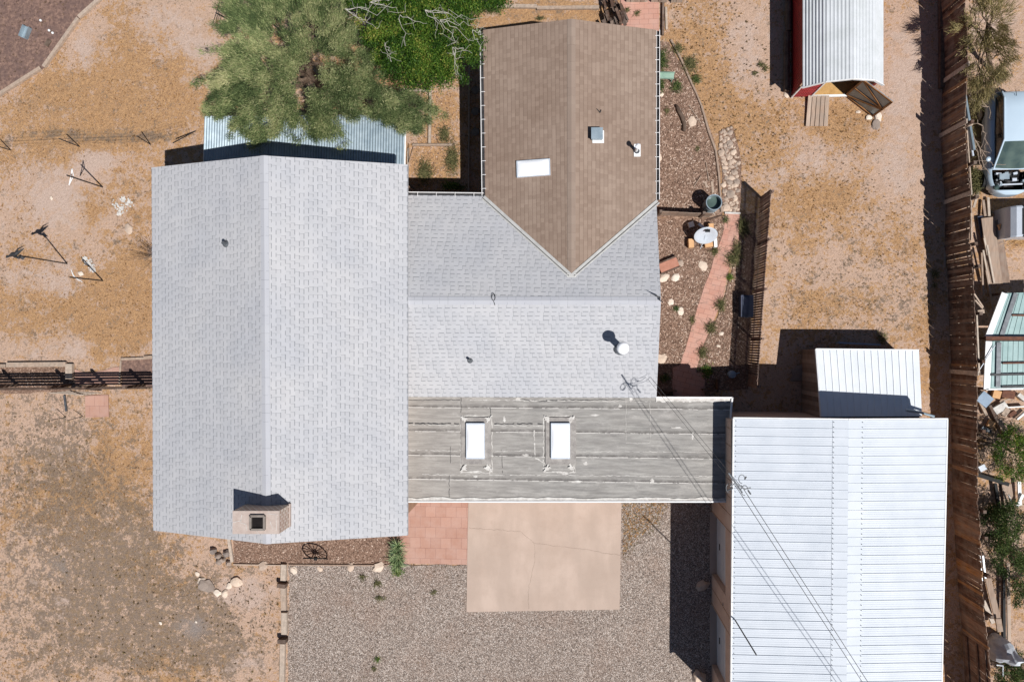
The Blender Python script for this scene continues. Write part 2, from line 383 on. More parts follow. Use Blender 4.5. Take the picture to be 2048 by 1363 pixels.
g1=t.math('ADD',t.math('MULTIPLY',mid,.55),t.math('MULTIPLY',sml,.45)); g1=t.math('ADD',g1,t.math('MULTIPLY',big,.35)); g1=t.math('ADD',g1,t.math('MULTIPLY',ch[0],.55))
gm=t.mapr(g1,.84,1.02,0,.86)
c=t.mix(gm,sand,gold)
gray=t.mix(sml2,sr(86,77,70),sr(134,118,103))
d1=t.math('ADD',t.math('ADD',t.math('MULTIPLY',mid2,.36),t.math('MULTIPLY',sml,.34)),t.math('MULTIPLY',sml2,.3)); d1=t.math('ADD',d1,t.math('MULTIPLY',lam,.2)); d1=t.math('ADD',d1,t.math('MULTIPLY',ch[1],.40))
c=t.mix(t.mapr(d1,.80,.90,0,.80),c,gray); gg=t.math('MULTIPLY',t.mapr(t.math('ADD',cn(5.5,7,.8,.4,.6),t.math('MULTIPLY',ch[1],.35)),.85,1.1),t.mapr(ch[1],.1,.5,0,.22)); c=t.mix(gg,c,sr(170,134,84))
p1=t.math('ADD',t.math('MULTIPLY',lam,.5),t.math('MULTIPLY',mid,.35)); p1=t.math('ADD',p1,t.math('MULTIPLY',ch[2],.75))
c=t.mix(t.mapr(p1,.84,1.08,0,.85),c,t.mix(t.math('ADD',t.math('MULTIPLY',fine,.6),t.math('MULTIPLY',sml2,.3)),sr(172,148,134),sr(204,182,168)))
ash=t.attr('patch','Alpha'); c=t.mix(t.mapr(t.math('ADD',ash,t.math('MULTIPLY',mid2,.35)),.5,.95,0,.8),c,t.mix(t.math('MULTIPLY',sml2,.8),sr(124,116,112),sr(162,150,143)))
c=t.mix(t.mapr(t.noise(15,3,.6),.60,.70,0,.5),c,sr(112,84,62))
sp=t.vor(13,'Distance'); spc=t.sep(t.vor(13,'Color'),0)
dots=t.math('MULTIPLY',t.math('LESS_THAN',t.math('ADD',sp,t.math('MULTIPLY',n3,.25)),.3),t.math('GREATER_THAN',spc,.80))
c=t.mix(t.math('MULTIPLY',dots,.55),c,sr(92,68,48))
t.bump(t.math('ADD',n3,t.math('MULTIPLY',n2,1.5)),.9,.035)
me.materials.append(t.out(c,.95,0,.1))
for p_ in me.polygons: p_.use_smooth=True
g=bpy.data.objects.new('ground',me); col.objects.link(g); tag(g,kind='structure')

def jag(pts,step=.25,amp=.05,z=.004,closed=True):
    """pixel polygon -> ragged world polygon"""
    w_=[P(a,b) for a,b in pts]; out=[]
    n=len(w_)
    for i in range(n):
        a=w_[i]; b=w_[(i+1)%n]; L=(b-a).length; m=max(1,int(L/step))
        d=(b-a); nn=Vector((-d.y,d.x,0)).normalized()
        for q in range(m):
            p=a.lerp(b,q/m)+nn*R.uniform(-amp,amp); out.append(Vector((p.x,p.y,z)))
    return out
def sheet(name,pts,mat,z=.01,amp=.05,uv=False,kind='structure',rot=0.0,step=.25,th=.03):
    mb=MB(); q=jag(pts,step,amp,z)
    uvs=None
    if uv:
        c_,s_=math.cos(rot),math.sin(rot); o=P(*pts[0])
        uvs=[((p.x-o.x)*c_+(p.y-o.y)*s_,-(p.x-o.x)*s_+(p.y-o.y)*c_) for p in q]
    mb.slab(q,th,uvs)
    o=mb.build(name,mat,origin=(0,0,0)); return tag(o,kind=kind)
def m_gravel():
    t=NT('gravel_bed'); v=t.vor(32,'Color'); d=t.vor(32,'Distance'); x=t.sep(v,0); n=t.noise(.6,4,.65); v2=t.sep(t.vor(55,'Color'),1)
    c=t.ramp(x,[(0,sr(80,70,66)),(.3,sr(138,122,111)),(.65,sr(182,163,149)),(.88,sr(222,207,195)),(1,sr(232,222,212))])
    c=t.mix(.35,c,t.ramp(v2,[(0,sr(70,60,55)),(.5,sr(150,132,120)),(1,sr(226,212,200))]))
    c=t.mix(t.mapr(n,.48,.72,0,.3),c,sr(160,126,106)); c=t.mix(t.mapr(d,.3,.62,0,.62),c,sr(62,54,50))
    t.bump(d,-.8,.02); return t.out(c,.92,0,.15)
def m_mulch():
    t=NT('mulch_bed'); n=t.noise(22,6,.75); v=t.sep(t.vor(20,'Color'),0); b=t.noise(1.2,3,.6)
    c=t.ramp(n,[(.3,sr(74,56,47)),(.5,sr(118,94,80)),(.68,sr(164,136,118))]); c=t.mix(t.mapr(v,.75,1,0,.6),c,sr(190,162,144))
    c=t.mix(t.mapr(b,.5,.75,0,.4),c,sr(142,112,94)); t.bump(n,.8,.03); return t.out(c,.95,0,.1)
def m_soil():
    t=NT('dark_soil'); n=t.noise(7,7,.72); m=t.noise(1.8,5,.65)
    c=t.ramp(n,[(.3,sr(84,66,62)),(.5,sr(122,98,88)),(.68,sr(156,126,110))]); c=t.mix(t.mapr(m,.42,.62,0,.6),c,sr(98,80,76))
    t.bump(n,.8,.03); return t.out(c,.95,0,.1)
def m_conc():
    t=NT('tan_concrete'); n=t.noise(.8,5,.6); f=t.noise(70,3,.6); u=t.noise(1.1,4,.6,vec=t.scale((1,.25,1)))
    c=t.mix(t.mapr(n,.35,.65),sr(190,170,156),sr(177,157,143)); c=t.mix(t.mapr(u,.42,.6,0,.55),c,sr(168,150,137)); c=t.mix(t.mapr(t.noise(6,6,.75),.55,.75,0,.35),c,sr(160,140,126))
    c=t.mix(t.mapr(f,.3,.7,.16,0),c,sr(140,112,96)); t.bump(f,.15,.004); return t.out(c,.85,0,.2)
M['gravelbed']=m_gravel(); M['mulch']=m_mulch(); M['soil']=m_soil(); M['conc']=m_conc()
M['paver']=m_paver('red_pavers',sr(180,140,123),sr(168,127,110),sr(142,104,92),.42,.42,.008)
M['paver2']=m_paver('path_pavers',sr(192,145,127),sr(182,133,116),sr(150,108,94),.36,.2,.008)

sheet('garden_soil',[(-60,-60),(203,-40),(200,0),(160,35),(90,135),(0,192),(-60,225)],M['soil'],.012,.04)
sheet('gravel_yard',[(577,1128),(935,1128),(935,1006),(1420,1004),(1500,1500),(577,1500)],M['gravelbed'],.012,.06)
sheet('concrete_slab',[(937,996),(1243,996),(1239,1217),(933,1222)],M['conc'],.045,.0,th=.06,step=9)
sheet('patio_pavers',[(800,990),(936.5,990),(934.5,1128),(800,1125)],M['paver'],.035,.0,uv=True,rot=.0,th=.05,step=9)
sheet('garden_bed_soil',[(467,1050),(800,1050),(800,1128),(467,1126)],M['mulch'],.014,.02)
sheet('bark_bed_north',[(1300,80),(1338,84),(1375,150),(1403,210),(1424,270),(1440,330),(1444,432),(1300,436)],M['mulch'],.014,.03)
sheet('bark_bed_south',[(1300,436),(1452,436),(1452,470),(1440,505),(1420,556),(1406,600),(1390,645),(1362,735),(1362,800),(1300,800)],M['mulch'],.016,.03)
sheet('bark_bed_by_fence',[(1477,430),(1512,425),(1496,780),(1400,780),(1392,745),(1408,690),(1428,648),(1448,600),(1456,560),(1478,487)],M['mulch'],.015,.04)
sheet('rock_strip_soil',[(1437,262),(1462,252),(1478,300),(1482,350),(1480,425),(1446,425),(1443,340)],M['mulch'],.012,.05)
sheet('paved_path',[(1449,427),(1479,427),(1479,486),(1463,525),(1451,561),(1445,600),(1425,648),(1407,690),(1391,745),(1409,745),(1409,800),(1345,800),(1345,735),(1361,729),(1385,645),(1403,593),(1416,551),(1432,506),(1446,467)],M['paver2'],.030,.025,uv=True,rot=-.25,step=.3)
sheet('small_paver_pad',[(171,791),(217,789),(219,833),(172,834)],M['paver'],.03,.01,uv=True)
sheet('gate_pavers',[(150,738),(170,745),(200,742),(238,733),(242,768),(150,768)],M['paver'],.02,.03,uv=True)
sheet('paved_walk_north',[(1242,-40),(1318,-40),(1318,80),(1240,80)],M['paver2'],.025,.01,uv=True)
sheet('fence_side_bed',[(0,733),(136,733),(136,785),(0,785)],M['mulch'],.010,.05)
sheet('house_side_bed',[(243,718),(320,715),(320,772),(243,772)],M['soil'],.010,.02)
# thin cracks in the slab are real grooves shown as hairline strips
ck=MB()
def crack(pts,w_=.0055):
    q=[]
    for (a,b),(c_,d) in zip(pts[:-1],pts[1:]):
        n=max(2,int(math.hypot(c_-a,d-b)/6))
        for i in range(n): q.append((a+(c_-a)*i/n+R.uniform(-1.2,1.2),b+(d-b)*i/n+R.uniform(-1.2,1.2)))
    q.append(pts[-1])
    for a,b in zip(q[:-1],q[1:]): ck.beam(P(*a,.0465),P(*b,.0465),w_*R.uniform(.6,1.3),.003)
crack([(937,1055),(1000,1059),(1042,1062),(1068,1085),(1100,1090),(1160,1096),(1240,1110)])
crack([(1068,1085),(1070,1117),(1064,1145),(1057,1175),(1057,1217)])
tag(ck.build('slab_cracks',M['darkwood'],origin=(0,0,0)),kind='structure')

# ---------------------------------------------------------------- scatter stuff
def inpoly(x,y,poly):
    r=False; j=len(poly)-1
    for i in range(len(poly)):
        xi,yi=poly[i]; xj,yj=poly[j]
        if (yi>y)!=(yj>y) and x<(xj-xi)*(y-yi)/(yj-yi)+xi: r=not r
        j=i
    return r
def bbox(poly): xs=[p[0] for p in poly]; ys=[p[1] for p in poly]; return min(xs),min(ys),max(xs),max(ys)
def rpt(poly):
    x0,y0,x1,y1=bbox(poly)
    while True:
        x=R.uniform(x0,x1); y=R.uniform(y0,y1)
        if inpoly(x,y,poly): return x,y
def tuft(mb,p,r,n,h,tint):
    for _ in range(n):
        a=R.uniform(0,6.283); rr=r*R.uniform(.4,1); d=Vector((math.cos(a)*rr,math.sin(a)*rr,h*R.uniform(.4,1)))
        s=Vector((-math.sin(a),math.cos(a),0))*r*.16
        mb.add([p+s,p-s,p+d],[(0,1,2)],min(1,max(0,tint+R.uniform(-.2,.2))))
YARD_L=[(0,190),(160,30),(200,0),(440,0),(410,290),(303,320),(303,1070),(470,1090),(560,1130),(562,1363),(0,1363)]
YARD_R=[(1340,0),(1560,0),(1560,190),(1850,200),(1860,700),(1540,780),(1545,400),(1480,380),(1430,260),(1340,90)]
EX=[[(0,733),(303,733),(303,790),(0,790)],[(171,785),(220,785),(220,836),(171,836)]]
mb=MB()
for poly,N in ((YARD_L,15000),(YARD_R,8000)):
    for _ in range(N):
        x,y=rpt(poly); q=P(x,y); g_=field(q.x,q.y)
        if R.random()>(g_[0]*.8-.08)*(1.6 if mnoise.noise(Vector((q.x*3,q.y*3,2)))>0.05 else .35) or any(inpoly(x,y,e) for e in EX): continue
        tuft(mb,q+Vector((0,0,-.012)),R.uniform(.03,.08),5,R.uniform(.02,.05),R.uniform(.0,.85))
tag(mb.build('dry_grass',M['dry'],origin=(0,0,0)),'short golden dry grass scattered over the sandy yards','grass',kind='stuff')
mb=MB()
def weeds(poly,N,r0=.03,r1=.07,t0=.1,t1=.7,h=.05):
    for _ in range(N):
        x,y=rpt(poly); tuft(mb,P(x,y)+Vector((0,0,.0)),R.uniform(r0,r1),9,h,R.uniform(t0,t1))
weeds([(1340,0),(1480,0),(1540,100),(1560,190),(1590,250),(1480,380),(1430,260),(1340,90)],420)
weeds([(1590,190),(1700,220),(1860,420),(1860,660),(1540,640),(1550,400),(1490,370),(1500,250)],650,.02,.05)
weeds([(577,1130),(935,1130),(935,1230),(1250,1230),(1400,1363),(577,1363)],230)
weeds([(577,1130),(760,1130),(760,1363),(577,1363)],120,.03,.08)
weeds([(470,1160),(560,1160),(560,1300),(430,1250)],90)
weeds([(1243,1005),(1330,1005),(1320,1060),(1245,1120)],150,.03,.06,.3,.8)
weeds([(0,800),(160,800),(200,1000),(0,1000)],60,.04,.09,.3,.7,.03)
weeds([(300,1100),(560,1140),(560,1363),(100,1363),(100,1100)],200,.04,.1,.2,.7,.03)
weeds([(0,0),(160,0),(80,120),(0,170)],120,.03,.09,.0,.5)
weeds([(820,1010),(930,1010),(930,1060),(820,1060)],9,.03,.06,.0,.3)
weeds([(820,1120),(935,1122),(935,1135),(820,1135)],40,.03,.07,.2,.8)
weeds([(1245,1006),(1335,1006),(1322,1050),(1275,1085),(1247,1130)],420,.03,.07,.7,1.0,.04)
tag(mb.build('small_weeds',M['weed'],origin=(0,0,0)),'small dark weeds dotted over the sand and gravel','weeds',kind='stuff')
# gravel stones
mb=MB()
for _ in range(500):
    x,y=rpt([(1245,1006),(1340,1006),(1310,1050),(1275,1075),(1247,1110)]); tuft(mb,P(x,y,.012),R.uniform(.03,.07),6,.04,R.uniform(.3,1))
tag(mb.build('dry_grass',M['dry'],origin=(0,0,0)),'golden dry grass creeping over the gravel right of the concrete slab','grass',kind='stuff')
mb=MB()
GP=[(577,1135),(932,1135),(933,1225),(1241,1222),(1245,1006),(1418,1006),(1420,1363),(577,1363)]
def stone(p,s,tint,fl=.6):
    a=R.uniform(0,6.28); vs=[]
    for kx in range(4):
        an=a+kx*1.5708+R.uniform(-.3,.3); vs.append(p+Vector((math.cos(an)*s*R.uniform(.7,1.2),math.sin(an)*s*R.uniform(.7,1.2),0)))
    vs.append(p+Vector((R.uniform(-.3,.3)*s,R.uniform(-.3,.3)*s,s*fl)))
    mb.add(vs,[(0,1,4),(1,2,4),(2,3,4),(3,0,4)],tint)
for _ in range(17000):
    x,y=rpt(GP); stone(P(x,y)+Vector((0,0,.01)),R.uniform(.012,.028),R.random()**1.1)
tag(mb.build('gravel',M['gravel'],origin=(0,0,0)),'loose grey and pink gravel covering the drive','gravel',kind='stuff')
# bark chips
mb=MB()
def chips(poly,N,z=.018,l0=.035,l1=.10):
    for _ in range(N):
        x,y=rpt(poly); p=P(x,y)+Vector((0,0,z)); L=R.uniform(l0,l1); a=R.uniform(0,6.28)
        d=Vector((math.cos(a),math.sin(a),R.uniform(-.25,.25)))*L/2; s=Vector((-math.sin(a),math.cos(a),R.uniform(-.4,.4)))*R.uniform(.007,.016)
        u=Vector((0,0,.012)); mb.add([p-d-s+u,p+d-s*.6+u,p+d+s*.6+u,p-d+s+u],[(0,1,2,3)],R.random()**.9)
chips([(1318,90),(1336,92),(1372,160),(1400,215),(1420,272),(1437,330),(1441,430),(1318,430)],3300)
chips([(1316,440),(1446,440),(1440,475),(1415,548),(1400,592),(1383,645),(1360,733),(1316,733)],2800)
chips([(1479,480),(1492,440),(1486,740),(1400,760),(1394,742),(1410,690),(1430,648),(1449,600),(1458,560)],1700)
chips([(467,1075),(790,1078),(790,1126),(467,1124)],1300,.018,.03,.07)
chips([(820,185),(960,160),(925,385),(822,385)],1000,.0,.03,.08)
chips([(0,736),(136,736),(136,775),(0,775)],300)
tag(mb.build('bark_chips',M['chip'],origin=(0,0,0)),'brown bark chips spread over the planting beds','bark mulch',kind='stuff')

# ---------------------------------------------------------------- HOUSE
house=thing('house','large house with joined grey shingled, brown shingled and flat grey roofs','house',P(1000,700,0))
def uvquad(e0,e1,r1,r0):
    """eave start,end ; ridge end,start -> uv (u along eave, v up slope)"""
    x=(e1-e0).normalized(); o=e0; n=x.cross(r0-e0).normalized(); y=n.cross(x)
    return [((p-o).dot(x),(p-o).dot(y)) for p in (e0,e1,r1,r0)]
def flip(q): # ensure normal upward
    n=(q[1]-q[0]).cross(q[2]-q[0]); return q if n.z>0 else None
def slope(mb,e0,e1,r1,r0,th=.14):
    q=[e0,e1,r1,r0]; u=uvquad(e0,e1,r1,r0)
    if (q[1]-q[0]).cross(q[2]-q[0]).z<0: q=q[::-1]; u=u[::-1]
    mb.slab(q,th,u)
EA=3.7; RG=5.0
mA=P(303,335,EA); mB_=P(306,1060,EA); mR0=P(528,311,RG); mR1=P(533,1087,RG); mC=P(815,329,EA); mD=P(815,1070,EA)
mb=MB(); slope(mb,mA,mB_,mR1,mR0); slope(mb,mC,mD,mR1,mR0)
roof_main=mb.build('roof',M['shingle'],house)
tag(roof_main,'wide pale grey shingled gable roof on the west side')
def ridgecap(name,r0,r1,e0,c0,wd,mat,parent,lift=.02):
    mb=MB(); 
    for e in (e0,c0):
        d=(e-r0).normalized(); up=Vector((0,0,lift))
        q=[r0+up,r1+up,r1+d*wd+up,r0+d*wd+up]; L=(r1-r0).length
        u=[(0,0),(0,L),(wd,L),(wd,0)]
        if (q[1]-q[0]).cross(q[2]-q[0]).z<0: q=q[::-1]; u=u[::-1]
        mb.slab(q,.018,u)
    return mb.build(name,mat,parent)
ridgecap('ridge_cap',mR0,mR1,mA,mC,.15,M['ridge'],roof_main)
def gable_walls(mb,A,B,Rn,Rs,C,D,oh=.35,th=.14,seg=None):
    along=(B-A).normalized(); ac=(C-A); ac.z=0; ac.normalize()
    def top(p,e,r):  # z of plane at p between eave and ridge
        return None
    a=A+along*oh+ac*oh; b=B-along*oh+ac*oh; c_=C+along*oh-ac*oh; d=D-along*oh-ac*oh
    rn=Rn+along*oh; rs=Rs-along*oh
    sa=(Rn.z-A.z)/max(.01,(Vector((Rn.x-A.x,Rn.y-A.y,0))).dot(ac)); sb=(Rn.z-C.z)/max(.01,-(Vector((Rn.x-C.x,Rn.y-C.y,0))).dot(ac))
    za=A.z+sa*oh-th-.004; zc=C.z+sb*oh-th-.004; zr=Rn.z-th-.004
    pts=[(a,za),(b,za),(c_,zc),(d,zc)]
    v=[Vector((p.x,p.y,z)) for p,z in pts]+[Vector((p.x,p.y,0)) for p,_ in pts]+[Vector((rn.x,rn.y,zr)),Vector((rs.x,rs.y,zr))]
    mb.add(v,[(0,4,5,1),(3,7,6,2),(0,8,2,6,4),(1,5,7,3,9)])
mb=MB(); gable_walls(mb,mA,mB_,mR0,mR1,mC,mD); wl=mb.build('wall',M['stucco2'],house)
# windows in the west and south walls (real frames)
def window(c,wd,ht,nrm,parent,fm='white'):
    n=Vector(nrm); x=Vector((0,0,1)).cross(n).normalized(); z=Vector((0,0,1)); Mx=Matrix((x,n,z)).transposed(); c=Vector(c)
    f=MB()
    for dx,dz,sx,sz in ((0,ht/2,wd+.1,.07),(0,-ht/2,wd+.1,.07),(-wd/2,0,.07,ht-.07),(wd/2,0,.07,ht-.07),(0,0,.04,ht-.07)):
        f.box(c+x*dx+z*dz,(sx,.06,sz),m=Mx)
    fo=f.build('window',M[fm],parent); g2=MB(); g2.box(c-n*.01,(wd-.07,.03,ht-.07),m=Mx); g2.build('pane',M['glass'],fo)
nW=Vector((-1,0,0))
for yy in (4,0.5,-3.5): window((mA.x+.35-.01,yy,1.9),1.4,1.1,(-1,0,0),house)
for xx in (-12.8,-8.4): window((xx,mB_.y+.35-.01,1.9),1.3,1.1,(0,-1,0),house)
window((mC.x-.35+.01,-5.0,1.5),.9,2.0,(1,0,0),house)
# mid roof (ridge runs east-west)
q0=P(795,389.5,2.5); q1=P(1312.5,397,2.5); k0=P(795,601,3.6); k1=P(1322,601,3.6); s0=P(795,793,2.55); s1=P(1313,795,2.55)
mb=MB(); slope(mb,q0,q1,k1,k0); slope(mb,s0,s1,k1,k0)
roof_mid=mb.build('roof',M['shingle'],house); tag(roof_mid,'pale grey shingled roof between the brown and flat roofs')
ridgecap('ridge_cap',k0,k1,q0,s0,.15,M['ridge'],roof_mid)
# mid east wall + north wall
mb=MB()
e=.3
pts=[Vector((k1.x-e,q1.y-e,0)),Vector((k1.x-e,s1.y+.1,0))]
zz0=2.5-.15+.08; zz1=2.41
mb.add([(k1.x-e,q1.y-e,0),(k1.x-e,s1.y+.1,0),(k1.x-e,s1.y+.1,zz1),(k1.x-e,k1.y,3.44),(k1.x-e,q1.y-e,zz0)],[(0,1,2,3,4)])
mb.add([(q0.x,q0.y-e,0),(k1.x-e,q1.y-e,0),(k1.x-e,q1.y-e,zz0),(q0.x,q0.y-e,zz0)],[(0,1,2,3)])
mb.build('wall',M['stucco2'],house)
window((k1.x-e+.01,.6,1.5),1.2,1.0,(1,0,0),house); window((k1.x-e+.01,3.2,1.5),.9,1.0,(1,0,0),house)
# brown roof
b0=P(966,60,2.52); b1=P(970,391,2.52); bR0=P(1143,38,3.32); bRs=on_plane(1143,546,k0,k1,q0,.03); c0=P(1313,60,2.52); c1=P(1312.5,399,2.52)
bRs.z=3.33
LW=.012
mb=MB(); slope(mb,b0,b1,bRs,bR0,.1); slope(mb,c0,c1,bRs,bR0,.1)
roof_b=mb.build('roof',M['brown'],house); tag(roof_b,'brown shingled gable roof on the north wing')
ridgecap('ridge_cap',bR0,bRs,b0,c0,.15,M['brown_ridge'],roof_b,.015)
# valley flashing
mb=MB()
for a,b in ((b1,bRs),(c1,bRs)):
    d=Vector((b.x-a.x,b.y-a.y,0)).normalized(); s=Vector((-d.y,d.x,0)); s=s if s.y<0 else -s
    for off,wd,dz in ((.055,.10,.016),(.16,.05,.02)):
        mb.beam(a+s*off+Vector((0,0,dz)),b+s*off+Vector((0,0,dz)),wd,.02)
mb.beam(bRs+Vector((-.16,-.1,.01)),bRs+Vector((.16,-.1,.01)),.2,.03)
mb.build('valley_flashing',M['flash'],house)
mb=MB()
for a,b in ((b1,bRs),(c1,bRs)):
    d=Vector((b.x-a.x,b.y-a.y,0)).normalized(); s=Vector((-d.y,d.x,0)); s=s if s.y<0 else -s
    mb=MB(); mb.beam(a+s*.125+Vector((0,0,.03)),b+s*.125+Vector((0,0,.03)),.022,.02); mb.build('valley_groove',M['bronze'],house)
mb=MB(); gable_walls(mb,b0,b1+Vector((0,-.3,0)),bR0,bRs,c0,c1+Vector((0,-.3,0)),.3,.12); mb.build('wall',M['stucco2'],house)
window((b0.x+.3-.01,8.6,1.5),1.2,1.0,(-1,0,0),house); window((c0.x-.3+.01,8.4,1.5),1.2,1.0,(1,0,0),house)
# gutters with straps
def gutter(a,b,side,nb,tag_=None):
    d=(b-a).normalized(); s=Vector(side); mb=MB()
    for off,wd,dz,ht in ((.0,.012,-.07,.06),(.10,.018,-.03,.10)):
        mb.beam(a+s*(off+.012)+Vector((0,0,dz)),b+s*(off+.012)+Vector((0,0,dz)),wd,ht)
    o=mb.build('gutter',M['gutter'],house); mb=MB(); mb.beam(a+s*.06+Vector((0,0,-.1)),b+s*.06+Vector((0,0,-.1)),.1,.01); mb.build('gutter_bed',M['bronze'],o)
    for i in range(nb):
        mb=MB(); p=a.lerp(b,(i+.5)/nb)+Vector((0,0,.035)); mb.beam(p-s*.05,p+s*.12,.016,.008); mb.build('gutter_strap',M['gutter'],o)
gutter(b0,b1,(-1,0,0),12); gutter(c0,c1,(1,0,0),14); gutter(P(817,390,2.5),P(967,392,2.5),(0,1,0),4)
# flat roof
FZ=2.4
f0=P(797,790,FZ); f1=P(1462,795,FZ); f2=P(1456,1001,FZ); f3=P(797,1001,FZ)
def m_flatroof():
    t=NT('rolled_roofing'); uv=t.node('ShaderNodeUVMap').outputs[0]; v=t.sep(uv,1); u=t.sep(uv,0)
    per=.885; wob=t.math('MULTIPLY',t.noise(1.3,3,.6,vec=uv),.05)
    fr=t.math('FRACT',t.math('ADD',t.math('DIVIDE',t.math('ADD',v,.03),per),wob))
    n=t.noise(3,6,.7,vec=t.scale((.35,2.2,1),uv)); f=t.noise(60,3,.7,vec=uv); b=t.noise(.7,4,.6,vec=uv)
    c=t.mix(t.mapr(n,.32,.68),sr(132,129,126),sr(178,174,168))
    c=t.mix(t.mapr(u,0,5.5,.3,0),c,sr(190,176,164))
    c=t.mix(t.mapr(b,.5,.75,0,.35),c,sr(150,144,138))
    c=t.mix(t.mapr(f,.3,.7,.3,0),c,sr(96,90,86))
    e=t.math('ADD',t.math('MULTIPLY',t.mapr(fr,.0,.16,1,0),.8),t.math('MULTIPLY',t.mapr(fr,.3,.0,1,0),0.0))
    e=t.math('MULTIPLY',e,t.mapr(t.noise(4,4,.7,vec=uv),.25,.55)); c=t.mix(e,c,sr(62,57,55)); c=t.mix(t.mapr(t.noise(2.2,6,.75,vec=t.scale((.22,3.5,1),uv)),.44,.66,0,.4),c,sr(106,101,97)); c=t.mix(t.mapr(t.noise(1.5,7,.8,vec=t.scale((.8,1.3,1),uv)),.54,.7,0,.4),c,sr(196,190,184))
    s=t.math('MULTIPLY',t.math('LESS_THAN',t.math('ABSOLUTE',t.math('SUBTRACT',fr,.985)),.013),t.math('GREATER_THAN',t.noise(2.5,4,.7,vec=uv),.46))
    c=t.mix(t.math('MULTIPLY',s,.8),c,sr(216,210,204))
    t.bump(t.math('ADD',f,t.math('MULTIPLY',fr,2.0)),.3,.01); return t.out(c,.9,0,.15)
M['flatroof']=m_flatroof()
mb=MB(); oo=f3
u=lambda p:((p.x-oo.x),(p.y-oo.y))
mb.slab([f3,f2,f1,f0],.2,[u(f3),u(f2),u(f1),u(f0)])
flat=mb.build('flat_roof',M['flatroof'],house)
tag(flat,'flat grey rolled roofing with two white skylights')
# white coated edges
def ragstrip(mb,a,b,wd,z,amp,side,n=60,th=.012):
    pts0=[];pts1=[]
    for i in range(n+1):
        p=a.lerp(b,i/n); pts0.append(Vector((p.x,p.y,z))); q=p+Vector(side)*(wd+mnoise.noise(Vector((i*.37,wd*9,z)))*amp+R.uniform(-amp,amp)*.3); pts1.append(Vector((q.x,q.y,z)))
    for i in range(n): mb.slab([pts0[i],pts0[i+1],pts1[i+1],pts1[i]] if Vector((pts0[i+1]-pts0[i])).cross(pts1[i]-pts0[i]).z>0 else [pts0[i],pts1[i],pts1[i+1],pts0[i+1]],th)
mb=MB(); ragstrip(mb,P(812,1000.5,FZ+.03),P(1457,1000.5,FZ+.03),.10,FZ+.03,.05,(0,1,0))
ragstrip(mb,P(1312,795.5,FZ+.03),P(1462,795.5,FZ+.03),.13,FZ+.028,.05,(0,-1,0))
mb.build('coated_edge',M['seal'],flat)
mb=MB(); mb.beam(P(1312,794,FZ+.02),P(1464,794.5,FZ+.02),.05,.16); mb.beam(P(1464,794,FZ+.02),P(1460,838,FZ+.02),.05,.16); mb.beam(P(797,1002,FZ),P(1457,1002,FZ),.05,.14); mb.build('edge_trim',M['gutter'],flat)
# sealant patches and seams
mb=MB()
def seam(pts,w0,w1,z=FZ+.006):
    for (a,b),(c_,d) in zip(pts[:-1],pts[1:]):
        n=max(2,int(math.hypot(c_-a,d-b)/5)); pr=None
        for i in range(n+1):
            p=P(a+(c_-a)*i/n+R.uniform(-1,1),b+(d-b)*i/n+R.uniform(-1,1),z)
            if pr is not None and R.random()<.93: mb.beam(pr,p,R.uniform(w0,w1),.008+R.random()*.003)
            pr=p
def splat(x,y,rx,ry,z=FZ+.008):
    global mb
    keep=mb; mb=MB(); n=14; pts=[P(x+math.cos(i*6.283/n)*rx*R.uniform(.25,1.1),y+math.sin(i*6.283/n)*ry*R.uniform(.25,1.1),z) for i in range(n)][::-1]; mb.slab(pts,.006); mb.build('sealant_patch',M['seal'],flat); mb=keep
for a,b,c_,d in ((921,831,984,944),(1087,831,1150,944)):
    seam([(a,b),(c_,b),(c_,d),(a,d),(a,b)],.015,.04)
    for x,y in ((a+8,b+6),(c_-8,b+6),(a+8,d-8),(c_-8,d-8)): splat(x,y,9,6,FZ+.058)
    [seam([q0_,q1_],.03,.07,FZ+.06) for q0_,q1_ in (((a+1,b+1),(a+11,b+13)),((c_-1,b+1),(c_-11,b+13)),((a+1,d-1),(a+11,d-16)),((c_-1,d-1),(c_-11,d-16)))]; splat((a+c_)/2,b+1,16,2); splat((a+c_)/2,d-1,18,3)
seam([(815,849),(918,850)],.01,.03); seam([(988,850),(1085,851)],.01,.03); seam([(820,900),(915,901)],.01,.025); seam([(985,902),(1068,900)],.01,.03)
seam([(1150,902),(1430,903)],.01,.02); seam([(845,948),(1430,952)],.01,.025); seam([(940,799),(1300,803)],.01,.03)
seam([(1068,860),(1070,915),(1090,925)],.02,.05); seam([(1253,800),(1300,800),(1300,885),(1252,885),(1252,800)],.006,.015)
for x,y,rx,ry in ((1036,797,9,5),(1262,797,4,8),(1008,838,4,7),(975,870,7,6),(1050,909,9,3),(1190,829,14,3),(1172,926,8,4),(1130,946,9,4),(1355,855,14,3),(1305,962,7,6),(1150,962,16,4),(980,936,4,14),(1146,935,3,8),(1385,870,4,9),(1240,812,5,5),(950,952,6,3)): splat(x,y,rx,ry)
mb.build('sealant',M['seal'],flat)
mb=MB(); 
seam([(922,793),(922,831)],.012,.02); seam([(981,815),(982,831)],.01,.018); seam([(1003,898),(1005,945)],.01,.016); seam([(901,893),(901,925)],.01,.014); seam([(898,950),(899,993)],.012,.02)
seam([(815,800),(922,799)],.012,.018); seam([(815,846),(918,847)],.02,.05,FZ+.004); seam([(988,847),(1086,847)],.02,.05,FZ+.004)
seam([(1040,798),(1080,802),(1120,799),(1250,799)],.012,.03)
mb.build('open_seam',M['bronze'],flat)
